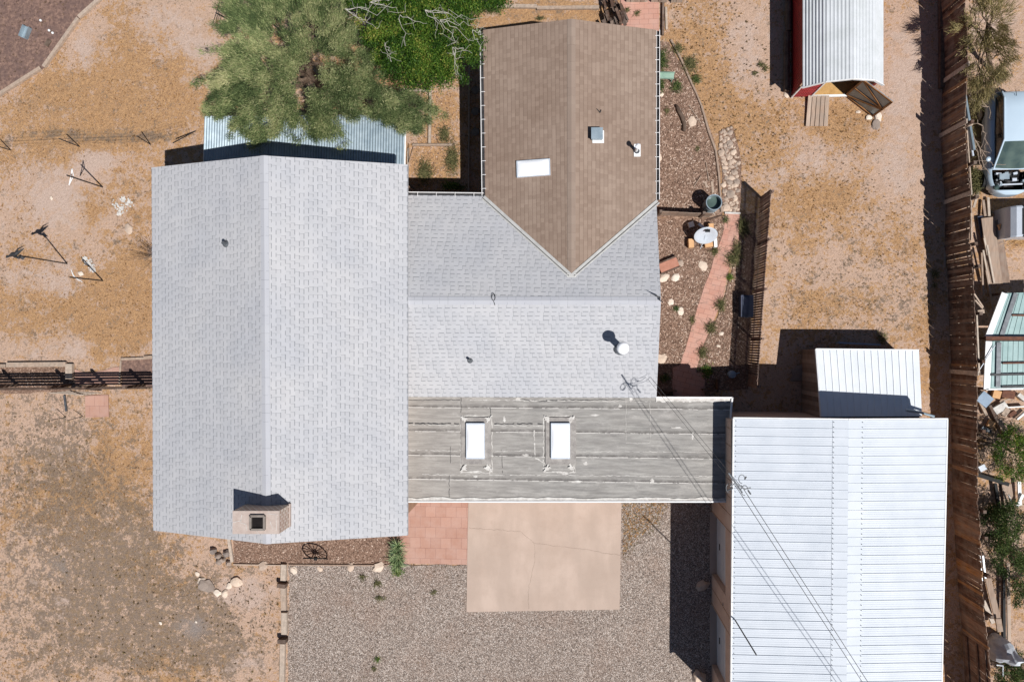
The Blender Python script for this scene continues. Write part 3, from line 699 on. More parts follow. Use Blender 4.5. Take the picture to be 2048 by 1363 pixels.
# flashing curbs, skylights
def skylight(pts,parent,zb,ht=.18,fr=.04):
    c_=sum(pts,Vector())/4; mb=MB()
    mb.slab([p+Vector((0,0,ht*.6)) for p in pts],ht*.6+.1); fo=mb.build('skylight',M['silver'],parent)
    mb=MB(); n=10; g_=[]
    for j in range(n+1):
        for i in range(n+1):
            a=i/n; b=j/n; p=pts[0].lerp(pts[1],a).lerp(pts[3].lerp(pts[2],a),b); p=c_+(p-c_)*.91
            s=(1-abs(2*a-1)**4)*(1-abs(2*b-1)**4); g_.append(p+Vector((0,0,ht*.62+s*ht*.45)))
    mb.add(g_,[(j*(n+1)+i,j*(n+1)+i+1,(j+1)*(n+1)+i+1,(j+1)*(n+1)+i) for j in range(n) for i in range(n)])
    mb.build('dome',M['dome'],fo,smooth=True); return fo
for x0,x1 in ((932,970),(1101,1140)):
    mb=MB(); o_=P((x0+x1)/2,880,FZ); mb.slab([P(x0-10,928,FZ+.05),P(x1+12,928,FZ+.05),P(x1+12,834,FZ+.05),P(x0-10,834,FZ+.05)],.045,None); 
    mb.build('skylight_curb',M['curb'],flat)
    skylight([P(x0+1,916,FZ+.05),P(x1,916,FZ+.05),P(x1,845,FZ+.05),P(x0+1,845,FZ+.05)],flat,FZ,.2)
sp_=[on_plane(x,y,b0,b1,bR0,.02) for x,y in ((1034,356),(1101,351),(1100,318),(1033,323))]
skylight(sp_,roof_b,0,.14)
# flat part walls
mb=MB(); i1=Vector((-.08,-.08,0)); 
W_=[Vector((f1.x-.12,f1.y-.12,0)),Vector((f2.x-.12,f2.y+.15,0)),Vector((f3.x,f3.y+.15,0))]
for a,b in ((Vector((k1.x-.3,f1.y-.12,0)),W_[0]),(W_[0],W_[1]),(W_[1],W_[2])): mb.add([a,b,b+Vector((0,0,FZ-.2)),a+Vector((0,0,FZ-.2))],[(0,1,2,3)])
mb.build('wall',M['stucco'],house)
def gdoor(a,b,ht,parent,nrm,rec=0.0):
    a=Vector(a);b=Vector(b);n=Vector(nrm); mb=MB()
    for i in range(4): 
        z=ht*(i+.5)/4; mb.beam(a+n*.02+Vector((0,0,z)),b+n*.02+Vector((0,0,z)),.05,ht/4-.015)
    d=mb.build('garage_door',M['doorwhite'],parent); mb=MB(); m_=(a+b)/2; mb.beam(m_+n*.06-(b-a).normalized()*.12+Vector((0,0,.6)),m_+n*.06+(b-a).normalized()*.12+Vector((0,0,.6)),.03,.03); mb.build('handle',M['bronze'],d)
dy=W_[1].y
gdoor((-1.2,dy,0),(2.2,dy,0),2.05,house,(0,-1,0))
window((-3.6,dy-.01,1.3),1.0,1.0,(0,-1,0),house)
mb=MB(); mb.box((-2.6,dy-.02,1.0),(.9,.05,2.0)); dd=mb.build('door',M['darkwood'],house); mb=MB(); mb.box((-2.3,dy-.07,1.0),(.05,.06,.05)); mb.build('handle',M['steel'],dd)
# chimney
ch_top=5.75
cc=[P(465,1067,ch_top),P(558,1067,ch_top),P(558,1021,ch_top),P(465,1021,ch_top)]
mb=MB(); lo=[Vector((p.x,p.y,0)) for p in cc]; hi=[Vector((p.x,p.y,ch_top-.03)) for p in cc]
vs=lo+hi; mb2=MB()
for i in range(4):
    j=(i+1)%4; L=(lo[j]-lo[i]).length
    mb2.add([lo[i],lo[j],hi[j],hi[i]],[(0,1,2,3)],None,[[(0,0),(L,0),(L,ch_top),(0,ch_top)]])
chim=mb2.build('chimney',M['brick'],roof_main)
mb=MB(); mb.slab([p+Vector((0,0,0)) for p in cc],.029)
mb.build('chimney_crown',M['cement'],chim)
fc=[(501,1031),(529,1031),(529,1058),(501,1058)]
mb=MB(); 
for a,b in zip(fc,fc[1:]+fc[:1]): mb.beam(P(*a,ch_top+.04),P(*b,ch_top+.04),.07,.08)
mb.build('flue',M['concrete_round'],chim)
mb=MB(); mb.slab([P(504,1055,ch_top+.006),P(526,1055,ch_top+.006),P(526,1034,ch_top+.006),P(504,1034,ch_top+.006)],.004); mb.build('flue_opening',M['dark'],chim)
mb=MB()
for a,b in (((465,1044),(484,1040)),((484,1028),(480,1044)),((480,1044),(492,1048)),((492,1048),(494,1060)),((535,1026),(556,1029)),((552,1030),(553,1060)),((540,1042),(546,1058)),((512,1060),(517,1066))):
    mb.beam(P(*a,ch_top+.004),P(*b,ch_top+.004),.014,.005)
mb.build('crown_cracks',M['seal'],chim)
mb=MB(); mb.beam(on_plane(580,1006,mC,mD,mR0,.06),on_plane(580,1052,mC,mD,mR0,.06),.05,.14); mb.build('flashing',M['cement'],chim)
# pipe vents
def vpipe(px,py,pl,r,h,mat,parent,cap=None,name='vent_pipe'):
    b=on_plane(px,py,*pl); mb=MB(); mb.tube([b-Vector((0,0,.05)),b+Vector((0,0,h))],r,12)
    o=mb.build(name,mat,parent,smooth=False); mb=MB(); mb.lathe(b,[(r*2.2,.0),(r*1.3,.06),(r*1.02,.09)],14); mb.build('collar',M['steel'],o)
    if cap: 
        mb=MB(); mb.lathe(b+Vector((0,0,h)),cap,18); mb.build('cap',M['dome'] if mat==M['white'] else mat,o,smooth=True)
    return o
plW=(mA,mB_,mR0); plE=(mC,mD,mR0); plS=(s0,s1,k0); plN=(q0,q1,k0); plBW=(b0,b1,bR0); plBE=(c0,c1,bR0)
vpipe(452,487,plW,.06,.22,M['steel'],roof_main)
vpipe(940,720,plS,.05,.25,M['steel'],roof_mid)
vpipe(1241,695,plS,.12,1.0,M['white'],roof_mid,[(.12,-.04),(.2,-.02),(.215,.06),(.19,.15),(.12,.2),(0.001,.22)])
vb=vpipe(1272,302,plBE,.06,.6,M['white'],roof_b,[(.056,0),(.09,.02),(.09,.06),(.001,.09)])
mb=MB(); q=[on_plane(x,y,*plBE,.03) for x,y in ((1268,313),(1281,313),(1281,288),(1268,288))]; mb.slab(q,.02); mb.build('vent_flashing',M['white'],vb)
mb=MB(); q=[on_plane(x,y,*plBE,.03) for x,y in ((1185,286),(1208,286),(1208,261),(1185,261))]; mb.slab(q,.02); v3=mb.build('box_vent',M['white'],roof_b)
mb=MB(); q=[on_plane(x,y,*plBE,.03) for x,y in ((1183,281),(1204,281),(1204,260),(1183,260))]; mb.slab([p+Vector((0,0,.22)) for p in q],.2)
mb.slab([p+Vector((0,0,.25))+ (p-sum(q,Vector())/4)*.1 for p in q],.03); mb.build('hood',M['galv'],v3)
# cable loop on ridge, small antenna dish at the east gable, bits of wire
mb=MB(); c_=on_plane(987,594,*plN,.05)
mb.tube([c_+Vector((math.cos(a*.5)*.06,math.sin(a*.5)*.12,.02+.01*a%1*.02)) for a in range(0,14)],.012,6)
mb.tube([c_+Vector((.0,-.12,.02)),c_+Vector((.05,-.28,.0))],.012,6); mb.build('cable_loop',M['black'],roof_mid)
mb=MB(); c_=on_plane(1197,221,*plBE,.03); mb.beam(c_+Vector((-.06,.06,0)),c_+Vector((.06,-.08,0)),.02,.03); mb.beam(c_+Vector((.06,-.08,0)),c_+Vector((.1,.02,0)),.015,.03); mb.build('wire_bracket',M['bronze'],roof_b)

# ---------------------------------------------------------------- ribbed sheets
def ribbed(mb,e0,e1,r1,r0,pitch,rib=.03,rh=.022,th=.02,minor=0,mh=.006):
    """ribs run from eave to ridge, repeated along the eave"""
    L=(e1-e0).length; n=max(2,int(L/pitch)); nrm=(e1-e0).cross(r0-e0).normalized()
    if nrm.z<0: nrm=-nrm
    prof=[]
    for i in range(n):
        x=i/n; w_=rib/L
        prof+=[(x,0),(x+w_*.3,rh),(x+w_*.7,rh),(x+w_,0)]
        for m_ in range(minor):
            y=x+(m_+1)/(minor+1)/n; prof+=[(y-w_*.3,0),(y,mh),(y+w_*.3,0)]
    prof.append((1,0)); top=[];bot=[]
    for x,h in prof: top.append(e0.lerp(e1,x)+nrm*h); bot.append(r0.lerp(r1,x)+nrm*h)
    m=len(prof); mb.add(top+bot,[(i,i+1,m+i+1,m+i) for i in range(m-1)])
    mb.slab([e0-nrm*.003,e1-nrm*.003,r1-nrm*.003,r0-nrm*.003] if (e1-e0).cross(r1-e0).z>0 else [r0-nrm*.003,r1-nrm*.003,e1-nrm*.003,e0-nrm*.003],th)
def corr(mb,e0,e1,r1,r0,pitch,amp=.012,th=.004):
    L=(e1-e0).length; n=int(L/pitch); nrm=(e1-e0).cross(r0-e0).normalized()
    if nrm.z<0: nrm=-nrm
    top=[];bot=[];N=n*4
    for i in range(N+1):
        h=math.sin(i*math.pi/2)*amp; top.append(e0.lerp(e1,i/N)+nrm*h); bot.append(r0.lerp(r1,i/N)+nrm*h)
    m=N+1; mb.add(top+bot,[(i,i+1,m+i+1,m+i) for i in range(m-1)])

# lean-to north of the house
lt=thing('lean_to_shelter','low shelter with corrugated galvanised roof along the north gable','shelter',P(600,300,0))
a0=P(404,330,1.45); a1=P(808,333,1.45); n0=P(409,232,1.75); n1=P(811,229,1.75)
a0.y-=.5; a1.y-=.5
a0.z-=.05;a1.z-=.05
mb=MB(); corr(mb,a0,a1,n1,n0,.105,.016); mb.build('corrugated_roof',M['galv'],lt)
mb=MB()
for f in (.01,.25,.5,.75,.99):
    for A_,B_ in ((a0,a1),(n0,n1)):
        p=A_.lerp(B_,f); mb=MB(); mb.beam((p.x,p.y,0),(p.x,p.y,p.z-.1),.09,.09); mb.build('post',M['darkwood'],lt)
for A_,B_ in ((a0,a1),(n0,n1)): mb=MB(); mb.beam(A_-Vector((0,0,.06)),B_-Vector((0,0,.06)),.05,.09); mb.build('roof_beam',M['darkwood'],lt)
mb=MB(); mb.beam(n1+Vector((.01,0,.0)),a1+Vector((.01,0,.0)),.05,.04); mb.build('edge_trim',M['white'],lt)

# ---------------------------------------------------------------- GARAGE
gar=thing('garage','tan garage with white ribbed metal roof and two recessed white doors','garage',P(1660,1100,0))
GE=3.4
ga=P(1467,836,GE); gs=P(1461,1482,GE); gr0=P(1697,839,3.78); gr1=P(1692,1488,3.78); gc_=P(1895,838,GE); gd=P(1881,1484,GE)
mb=MB(); ribbed(mb,ga,gs,gr1,gr0,.296,.03,.026,.03,3,.006); ribbed(mb,gc_,gd,gr1,gr0,.296,.03,.026,.03,3,.006)
groof=mb.build('roof',M['white_metal'],gar)
mb=MB()
for e_ in (ga,gc_):
    d=(e_-gr0).normalized(); up=Vector((0,0,.012)); q=[gr0+up,gr1+up,gr1+d*.5+up,gr0+d*.5+up]; q=q if (q[1]-q[0]).cross(q[2]-q[0]).z>0 else q[::-1]; mb.slab(q,.006)
mb.build('ridge_cap',M['white_metal'],groof)
mb=MB()
for side in(ga,gc_):
    d=(side-gr0).normalized()
    for i in range(64):
        p=gr0.lerp(gr1,(i+.5)/64)+d*.47+Vector((0,0,.037)); mb.box(p,(.022,.022,.012))
        if side is ga:
            p=ga.lerp(gs,(i+.5)/64)-d*.08+Vector((0,0,.02)); mb.box(p,(.02,.02,.012))
mb.build('roof_screws',M['bronze'],groof)
mb=MB(); mb.beam(ga+Vector((-.0,0,-.05)),gs+Vector((0,0,-.05)),.04,.13); mb.beam(gc_+Vector((0,0,-.05)),gd+Vector((0,0,-.05)),.04,.13)
mb.beam(ga+Vector((0,.02,-.04)),gr0+Vector((0,.02,-.04)),.04,.13); mb.beam(gc_+Vector((0,.02,-.04)),gr0+Vector((0,.02,-.04)),.04,.13); mb.build('fascia',M['white'],groof)
# west wall with recesses
wx=P(1423,1150,0).x; yN=P(1600,823,0).y; yS=gs.y+.1; ex=gc_.x-.12; wt=GE-.12
bays=[(P(1422,1022,0).y,P(1422,1146,0).y),(P(1422,1207,0).y,P(1422,1327,0).y),(P(1422,1388,0).y,P(1422,1500,0).y)]
mb=MB(); DH=2.4; prev=yN
def wq(y0,y1,z0,z1,x=wx): mb.add([(x,y0,z0),(x,y1,z0),(x,y1,z1),(x,y0,z1)],[(0,1,2,3)])
for y0,y1 in bays[:2]:
    wq(prev,y0,0,wt); wq(y0,y1,DH,wt); prev=y1
    mb.add([(wx,y0,0),(wx+.27,y0,0),(wx+.27,y0,DH),(wx,y0,DH)],[(0,1,2,3)]); mb.add([(wx,y1,0),(wx+.27,y1,0),(wx+.27,y1,DH),(wx,y1,DH)],[(3,2,1,0)])
    mb.add([(wx,y0,DH),(wx+.27,y0,DH),(wx+.27,y1,DH),(wx,y1,DH)],[(0,1,2,3)])
wq(prev,yS,0,wt)
mb.add([(wx,yN,0),(ex,yN,0),(ex,yN,wt+.08),(gr0.x,yN,3.73),(wx,yN,wt+.08)],[(4,3,2,1,0)])
mb.add([(wx,yS,0),(ex,yS,0),(ex,yS,wt+.08),(gr1.x,yS,3.73),(wx,yS,wt+.08)],[(0,1,2,3,4)])
mb.add([(ex,yN,0),(ex,yS,0),(ex,yS,wt),(ex,yN,wt)],[(3,2,1,0)])
mb.build('wall',M['stucco'],gar)
mb=MB()
y=yN-.3
while y>yS:
    if not any(a>y>b for a,b in bays[:2]): mb=MB(); mb.box((wx-.006,y,wt/2),(.012,.02,wt-.02)); mb.build('wall_batten',M['stucco2'],gar)
    y-=.6
for y0,y1 in bays[:2]:
    gdoor((wx+.24,y0-.02,0),(wx+.24,y1+.02,0),DH-.03,gar,(-1,0,0))
mb=MB()
for y0,y1 in bays[:2]: mb=MB(); mb.box((wx+.1,(y0+y1)/2,.03),(.34,abs(y1-y0)-.02,.05)); mb.build('door_apron',M['conc'],gar)

# service cables: mid-air splice, wires to the house and to a pole outside the frame
Cc=P(1475,970,8.2); Dd=P(1312,757,2.9); Ee=P(2100,1933,6.2); Dd.x=k1.x-.3
cab=thing('overhead_cable','black overhead power cables crossing the flat roof and the white garage roof','cable',Cc)
def sag(a,b,s,n=24,off=Vector()):
    return [a.lerp(b,i/n)+off-Vector((0,0,4*s*(i/n)*(1-i/n))) for i in range(n+1)]
for off,s in ((Vector((-.06,-.0,0)),.12),(Vector((.09,.02,.02)),.2)):
    mb=MB(); mb.tube(sag(Cc,Ee,s,30,off),.009,5); mb.build('wire',M['bronze'],cab)
for off,s in ((Vector((-.05,0,0)),.15),(Vector((.05,.0,0)),.2),(Vector((.0,.05,.06)),.1)):
    mb=MB(); mb.tube(sag(Cc,Dd,s,24,off*1.5),.006,5); mb.build('wire',M['steel'],cab)
mb=MB(); 
dA=(Ee-Cc).normalized(); mb.tube([Cc-dA*.35+Vector((-.06,.06,0)),Cc+dA*.25],[.03,.022],7)
mb.tube([Cc+Vector((-.2,-.03,0)),Cc+Vector((-.05,.06,0)),Cc+Vector((.2,-.1,0)),Cc+Vector((.36,-.06,0))],.02,6)
for q_,r_ in ((Vector((-.2,-.1,-.1)),.13),(Vector((.14,.16,-.1)),.12),(Vector((.22,-.16,-.12)),.14)):
    mb.tube([Cc+q_+Vector((math.cos(a*.6)*r_*.7,math.sin(a*.6)*r_,0)) for a in range(9)],.011,5)
    mb.tube([Cc+q_+Vector((r_*.7,0,0)),Cc+q_*1.5+Vector((r_*.6,-.04,-.05))],.022,6)
mb.build('splice_clamp',M['steel'],cab)
up=thing('utility_pole','tall brown wooden utility pole south of the garage holding the overhead cables','utility pole',(Ee.x,Ee.y,0))
mb=MB(); mb.tube([(Ee.x,Ee.y,0),(Ee.x,Ee.y,7.4)],[.16,.12],10); mb.build('pole',M['darkwood'],up)
mb=MB(); mb.beam((Ee.x-.8,Ee.y,6.35),(Ee.x+.8,Ee.y,6.35),.1,.12); mb.build('crossarm',M['darkwood'],up)
# mast at garage wall
mt=thing('antenna_mast','thin vertical steel mast rising beside the west wall of the garage','mast',P(1417,1152,0))
mbx=P(1513,1309,6.1); mb=MB(); mb.tube([(mbx.x,mbx.y,1.9),(mbx.x,mbx.y,6.1)],.022,8); mb.build('pole',M['bronze'],mt)
mb=MB(); mb.beam((mbx.x-.09,mbx.y,2.0),(wx+.0,mbx.y,2.0),.05,.05); mb.box((mbx.x-.03,mbx.y,2.0),(.16,.12,.08)); mb.build('wall_bracket',M['steel'],mt)

# ---------------------------------------------------------------- small white-roofed shed
sh=thing('small_shed','small wooden lean-to shed with white ribbed roof against the garage','shed',P(1700,770,0))
z0_,z1_=1.62,2.15
h0=P(1632,698,z0_); h1=P(1838,700,z0_); h2=P(1844,832,z1_); h3=P(1643,833,z1_)
mb=MB(); ribbed(mb,h0,h1,h2,h3,.24,.025,.02,.03); mb.build('roof',M['lightened_metal'],sh)
mb=MB(); mb.beam(h0+Vector((-.015,0,-.03)),h3+Vector((-.015,0,-.03)),.03,.1); mb.beam(h0+Vector((0,.015,-.03)),h1+Vector((0,.015,-.03)),.03,.1); mb.build('fascia',M['white'],sh)
mb=MB()
wxs=P(1604,760,0).x
b_=[Vector((wxs,h0.y-.03,0)),Vector((h1.x-.05,h1.y-.03,0)),Vector((h2.x-.05,yN+.02,0)),Vector((wxs,yN+.02,0))]
tz=[z0_-.05,z0_-.05,z1_-.06,z1_-.06]
for i in range(4):
    j=(i+1)%4; mb.add([b_[i],b_[j],b_[j]+Vector((0,0,tz[j])),b_[i]+Vector((0,0,tz[i]))],[(0,1,2,3)])
mb.build('wall',M['stucco2'],sh)
mb=MB(); n=14
for i in range(n): 
    p=b_[3].lerp(b_[0],(i+.5)/n); hz=tz[3]+(tz[0]-tz[3])*(i+.5)/n; mb.box((p.x-.012,p.y,hz/2),(.02,(b_[3]-b_[0]).length/n-.012,hz-.02),tint=R.random())
mb.build('siding',M['deck'],sh)
mb=MB(); bp=(P(1668,690,0),P(1752,694,0)); mb.beam(bp[0]+Vector((0,.1,.3)),bp[1]+Vector((0,.1,.3)),.06,.2); 
tag(mb.build('board',M['blueboard']),'pale blue board lying in the shade north of the small white-roofed shed','board')
mb=MB(); mb.tube([P(1812,820,2.5),P(1840,824,2.5),P(1868,832,2.45)],.045,8); tag(mb.build('drain_pipe',M['galv'],gar),'grey pipe at the north gable')
# ---------------------------------------------------------------- red barn shed
bn=thing('barn_shed','red metal barn shed with white gambrel roof and open plywood door','shed',P(1690,100,0))
Z=[1.55,2.08,2.3,2.1,1.6]; XS=[(1605,170),(1652,160),(1706,157),(1750,165),(1767,178)]
fr_=[P(x,y,z) for (x,y),z in zip(XS,Z)]; by=fr_[2].y
ys_=by-0.0; fr_=[Vector((p.x,by,p.z)) for p in fr_]; L_=4.6; bk=[p+Vector((0,L_,0)) for p in fr_]
mb=MB(); 
for i,pt in ((0,.115),(1,.21),(2,.21),(3,.21)): ribbed(mb,bk[i],fr_[i],fr_[i+1],bk[i+1],.1,.05,.018,.02) if False else None
for i in range(4):
    a,b,c_,d=fr_[i],fr_[i+1],bk[i+1],bk[i]   # ribs run along the slope would be a->b; here seams run along Y
    L=(b-a).length; n=max(1,round(L/.125)); nrm=Vector((-(b-a).z,0,(b-a).x)).normalized()
    pr=[]
    for q in range(n):
        x=q/n; pr+=[(x,0),(x+.18/n,.016 if i else .022),(x+.42/n,.016 if i else .022),(x+.6/n,0)]
    pr.append((1,0)); m=len(pr)
    vs=[a.lerp(b,x)+nrm*h for x,h in pr]+[d.lerp(c_,x)+nrm*h for x,h in pr]
    mb.add(vs,[(j,j+1,m+j+1,m+j) for j in range(m-1)]); mb.slab([a-nrm*.004,b-nrm*.004,c_-nrm*.004,d-nrm*.004],.02)
broof=mb.build('roof',M['barn_metal'],bn)
mb=MB()
for a,b in zip(fr_[:-1],fr_[1:]): mb.beam(a+Vector((0,-.015,-.03)),b+Vector((0,-.015,-.03)),.03,.09)
mb.build('roof_trim',M['white'],broof)
# walls
wl_=P(1583,150,0).x; wr_=fr_[4].x-.06; wy=by+.18
mb=MB(); n=40
for i in range(n):   # ribbed red west wall
    y0=wy+L_*i/n; y1=wy+L_*(i+1)/n; x=wl_; x2=fr_[0].x+.02
    mb.add([(x-.015,y0,0),(x-.015,y0+(y1-y0)*.35,0),(x,y0+(y1-y0)*.5,0),(x,y1,0),(x2-.015,y0,1.52),(x2-.015,y0+(y1-y0)*.35,1.52),(x2,y0+(y1-y0)*.5,1.52),(x2,y1,1.52),(x-.015,y1,0),(x2-.015,y1,1.52)],[(0,1,5,4),(1,2,6,5),(2,3,7,6),(3,8,9,7)])
mb.add([(wr_,wy,0),(wr_,wy+L_-.3,0),(wr_,wy+L_-.3,1.57),(wr_,wy,1.57)],[(0,1,2,3)])
mb.add([(wl_,wy+L_-.3,0),(wr_,wy+L_-.3,0),(wr_,wy+L_-.3,1.5),(fr_[2].x,wy+L_-.3,2.25),(wl_,wy+L_-.3,1.45)],[(0,1,2,3,4)])
mb.build('wall',M['red'],bn)
op0=P(1621,186,0).x; op1=P(1692,188,0).x
mb=MB()
xs_=[wl_+(op0-wl_)*i/8 for i in range(9)]
for i in range(8):
    x0,x1=xs_[i],xs_[i+1]; zt=lambda x:1.5+(2.05-1.5)*max(0,min(1,(x-fr_[0].x)/(fr_[1].x-fr_[0].x)))
    mb.add([(x0,wy,0),(x0+.03,wy-.015,0),(x1,wy,0),(x0,wy,zt(x0)),(x0+.03,wy-.015,zt(x0)),(x1,wy,zt(x1))],[(0,1,4,3),(1,2,5,4)])

for i in range(11):
    z=.12+i*.16; xe=op0 if z<1.45 else op0; xs=wl_ if z<1.45 else fr_[0].x+(z-1.5)/(2.05-1.5)*(fr_[1].x-fr_[0].x)
    if xs<xe-.05: mb.beam((xs,wy-.014,z),(xe,wy-.014,z),.03,.045)
mb.build('front_wall',M['red'],bn); mb=MB(); mb.add([(op1,wy,0),(wr_,wy,0),(wr_,wy,1.55),(op1,wy,2.0)],[(0,1,2,3)])
mb.build('front_wall',M['red'],bn)
mb=MB(); mb.beam((op0,wy-.02,0),(op0,wy-.02,2.0),.05,.05); mb.beam((wl_,wy-.02,0),(wl_,wy-.02,1.5),.05,.05); mb.beam((op0,wy-.03,.1),(op1,wy-.03,.1),.08,.06); mb.build('corner_trim',M['white'],bn)
mb=MB(); mb.add([(op0-.2,wy+.02,.08),(wr_-.04,wy+.02,.08),(wr_-.04,wy+L_-.35,.08),(op0-.2,wy+L_-.35,.08)],[(0,1,2,3)]); mb.build('floor',M['plywood'],bn)
# door
d0=P(1690,190,0); d1=P(1746,233,0); dz=1.62; 
mb=MB(); mb.beam(Vector((d0.x,d0.y,dz/2+.06)),Vector((d1.x,d1.y,dz/2+.06)),.025,dz); door=mb.build('door',M['galv'],bn)
dn=Vector((d1.y-d0.y,-(d1.x-d0.x),0)).normalized()
if dn.dot(Vector((0,0,0))-Vector((d0.x,d0.y,0)))<0: dn=-dn
def dp(u_,v_): q=d0.lerp(d1,u_); return Vector((q.x,q.y,.08+v_*(dz-.04)))+dn*.035
mb=MB()
for a,b in (((0,0),(1,0)),((0,1),(1,1)),((0.02,0),(.02,1)),((.98,0),(.98,1)),((0,.5),(1,.5)),((0,0),(1,.5)),((0,1),(1,.5))): mb.beam(dp(*a),dp(*b),.07,.035,up=dn)
mb.build('door_brace',M['brace'],door)
mb=MB()
for i in range(5):
    a=P(1617+i*8.6,192,0.1); b=P(1612+i*9,253,.04); mb.beam(a+Vector((.05,0,.03)),b+Vector((.05,0,.03)),.142,.04,tint=R.random())
mb.beam(P(1613,248,.03),P(1655,248,.03),.08,.04); tag(mb.build('ramp',M['deck']),'weathered wooden plank ramp at the barn shed door','ramp')
for (x0,y0),(x1,y1),lb in (((1577,-30),(1577,62),'dark grey beam lying beside the red barn wall at the top edge'),((1574,64),(1573,183),'long dark round-ended beam lying beside the red barn wall')):
    mb=MB(); mb.tube([P(x0,y0,.13),P(x1,y1,.13)],.12,8); tag(mb.build('beam',M['log']),lb,'beam')

# ---------------------------------------------------------------- tall board fence on the east side
FB=[(1872,-40),(1878,20),(1884,90),(1886,165),(1882,272),(1886,349),(1892,412),(1889,500),(1895,542),(1898,630),(1902,720),(1903,850),(1905,1000),(1909,1050),(1913,1121),(1918,1196),(1925,1262)]
def board_panel(mb,pts,h,bw,gap,lean=0.0,t0=.0,t1=.8,miss=.02,ends=.1,side=1):
    for a,b in zip(pts[:-1],pts[1:]):
        d=b-a; L=d.length; d/=L; nn=Vector((-d.y,d.x,0)); s=0
        while s<L:
            wv=bw*R.uniform(.7,1.25)
            if R.random()>miss:
                p=a+d*(s+wv/2); hh=h+R.uniform(-ends,ends*.6); top=p+Vector((0,0,hh))+nn*lean*hh+d*R.uniform(-.025,.025)+nn*R.uniform(-.015,.015)
                mb.beam(p,top,wv,.022,tint=R.uniform(t0,t1),up=nn)
            s+=wv+gap*(R.uniform(.2,1.2) if R.random()<.96 else 3.5)
bf=thing('board_fence','tall old brown board fence running down the east side of the yard','fence',P(1895,600,0))
fp=[P(x,y,0) for x,y in FB]
pan=[(0,3,.0),(3,4,.25),(4,6,.05),(6,7,.1),(7,9,.0),(9,10,.0),(10,11,.05),(11,12,.05),(12,13,.2),(13,15,.35),(15,16,.3)]
for i,j,tt in pan:
    mb=MB(); board_panel(mb,fp[i:j+1],1.72+R.uniform(-.08,.08),.12,.002,0,.1+tt*.6,.92+tt*.5,miss=.002,ends=.05)
    mb.build('board_panel',M['fence'],bf)
for i in range(0,len(fp)-1):
    a,b=fp[i],fp[i+1]; off=Vector((.08,0,0))
    for z in (.45,1.35):
        mb=MB(); mb.beam(a+off+Vector((0,0,z)),b+off+Vector((0,0,z)),.05,.09,tint=.6); mb.build('rail',M['timber'],bf)
    mb=MB(); mb.beam(a+off*2,a+off*2+Vector((0,0,1.75+R.uniform(0,.1))),.11,.11,tint=.5); mb.build('post',M['darkwood'],bf)
for px,py in ((1885,165),(1881,272),(1890,405),(1902,742)):
    p=P(px,py,0); mb=MB(); mb.beam(p-Vector((.04,0,0)),p+Vector((-.04,0,1.85)),.16,.03,tint=1,up=(1,0,0)); mb.build('cover_board',M['timber'],bf)
# lower gate panel at the bottom
gp=thing('fence_gate','brown board gate panel with pointed tops in the bottom right corner','gate',P(1945,1340,0))
ga_=P(1925,1264,0); gb_=P(1935,1440,0); mb=MB(); board_panel(mb,[ga_,gb_],1.7,.14,.01,0,.4,.8,0,.05); mb.build('board_panel',M['fence'],gp)
for z in (.35,1.0,1.5): mb=MB(); mb.beam(ga_+Vector((-.04,0,z)),gb_+Vector((-.04,0,z)),.05,.1,tint=.4); mb.build('rail',M['fence'],gp)
# timbers at the foot of the fence
def timber(name,pts,wd,ht,mat,label,cat,group=None,z=0.0,gap=.0,kind=None):
    """one object per timber"""
    res=[]
    a,b=pts; pa=P(*a,z)+Vector((0,0,ht/2)); pb=P(*b,z)+Vector((0,0,ht/2)); mb=MB(); mb.beam(pa,pb,wd,ht,tint=R.uniform(.3,.9))
    o=mb.build(name,mat); return tag(o,label,cat,group)
timber('timber',((1882,-40),(1881,58)),.22,.2,M['log'],'dark square timber in the fence shade at the top edge','timber')
timber('timber',((1882,62),(1881,178)),.2,.18,M['log'],'dark square timber in the fence shade just below the topmost one','timber')
timber('scrap_board',((1889,495),(1888,535)),.06,.05,M['timber'],'thin grey board lying at the foot of the tall fence','board')

# ---------------------------------------------------------------- picket fence in the yard
pf=thing('picket_fence','brown picket fence with narrow gaps between bark bed and sandy yard','fence',P(1508,590,0))
pa=P(1520,394,0); pb=P(1495,752,0); pc2=P(1494,771,0); mb=MB(); n=72
for i in range(n):
    p=pa.lerp(pb,(i+.5)/n); mb.beam(p,p+Vector((R.uniform(-.006,.006),R.uniform(-.008,.008),1.5+R.uniform(-.02,.02))),.076,.018,tint=R.random(),up=(1,0,0))
mb.build('pickets',M['picket'],pf)
for z in (.3,1.2): mb=MB(); mb.beam(pa+Vector((.03,0,z)),pc2+Vector((.03,0,z)),.035,.07); mb.build('rail',M['picket'],pf)
for f in (0.01,.25,.5,.75,.99): p=pa.lerp(pc2,f)+Vector((.08,0,0)); mb=MB(); mb.beam(p,p+Vector((0,0,1.48)),.08,.08,tint=.7); mb.build('post',M['picket'],pf)
mb=MB(); board_panel(mb,[pb,pc2],1.5,.1,.004,0,.6,1,0,.01); mb.build('end_panel',M['picket'],pf)
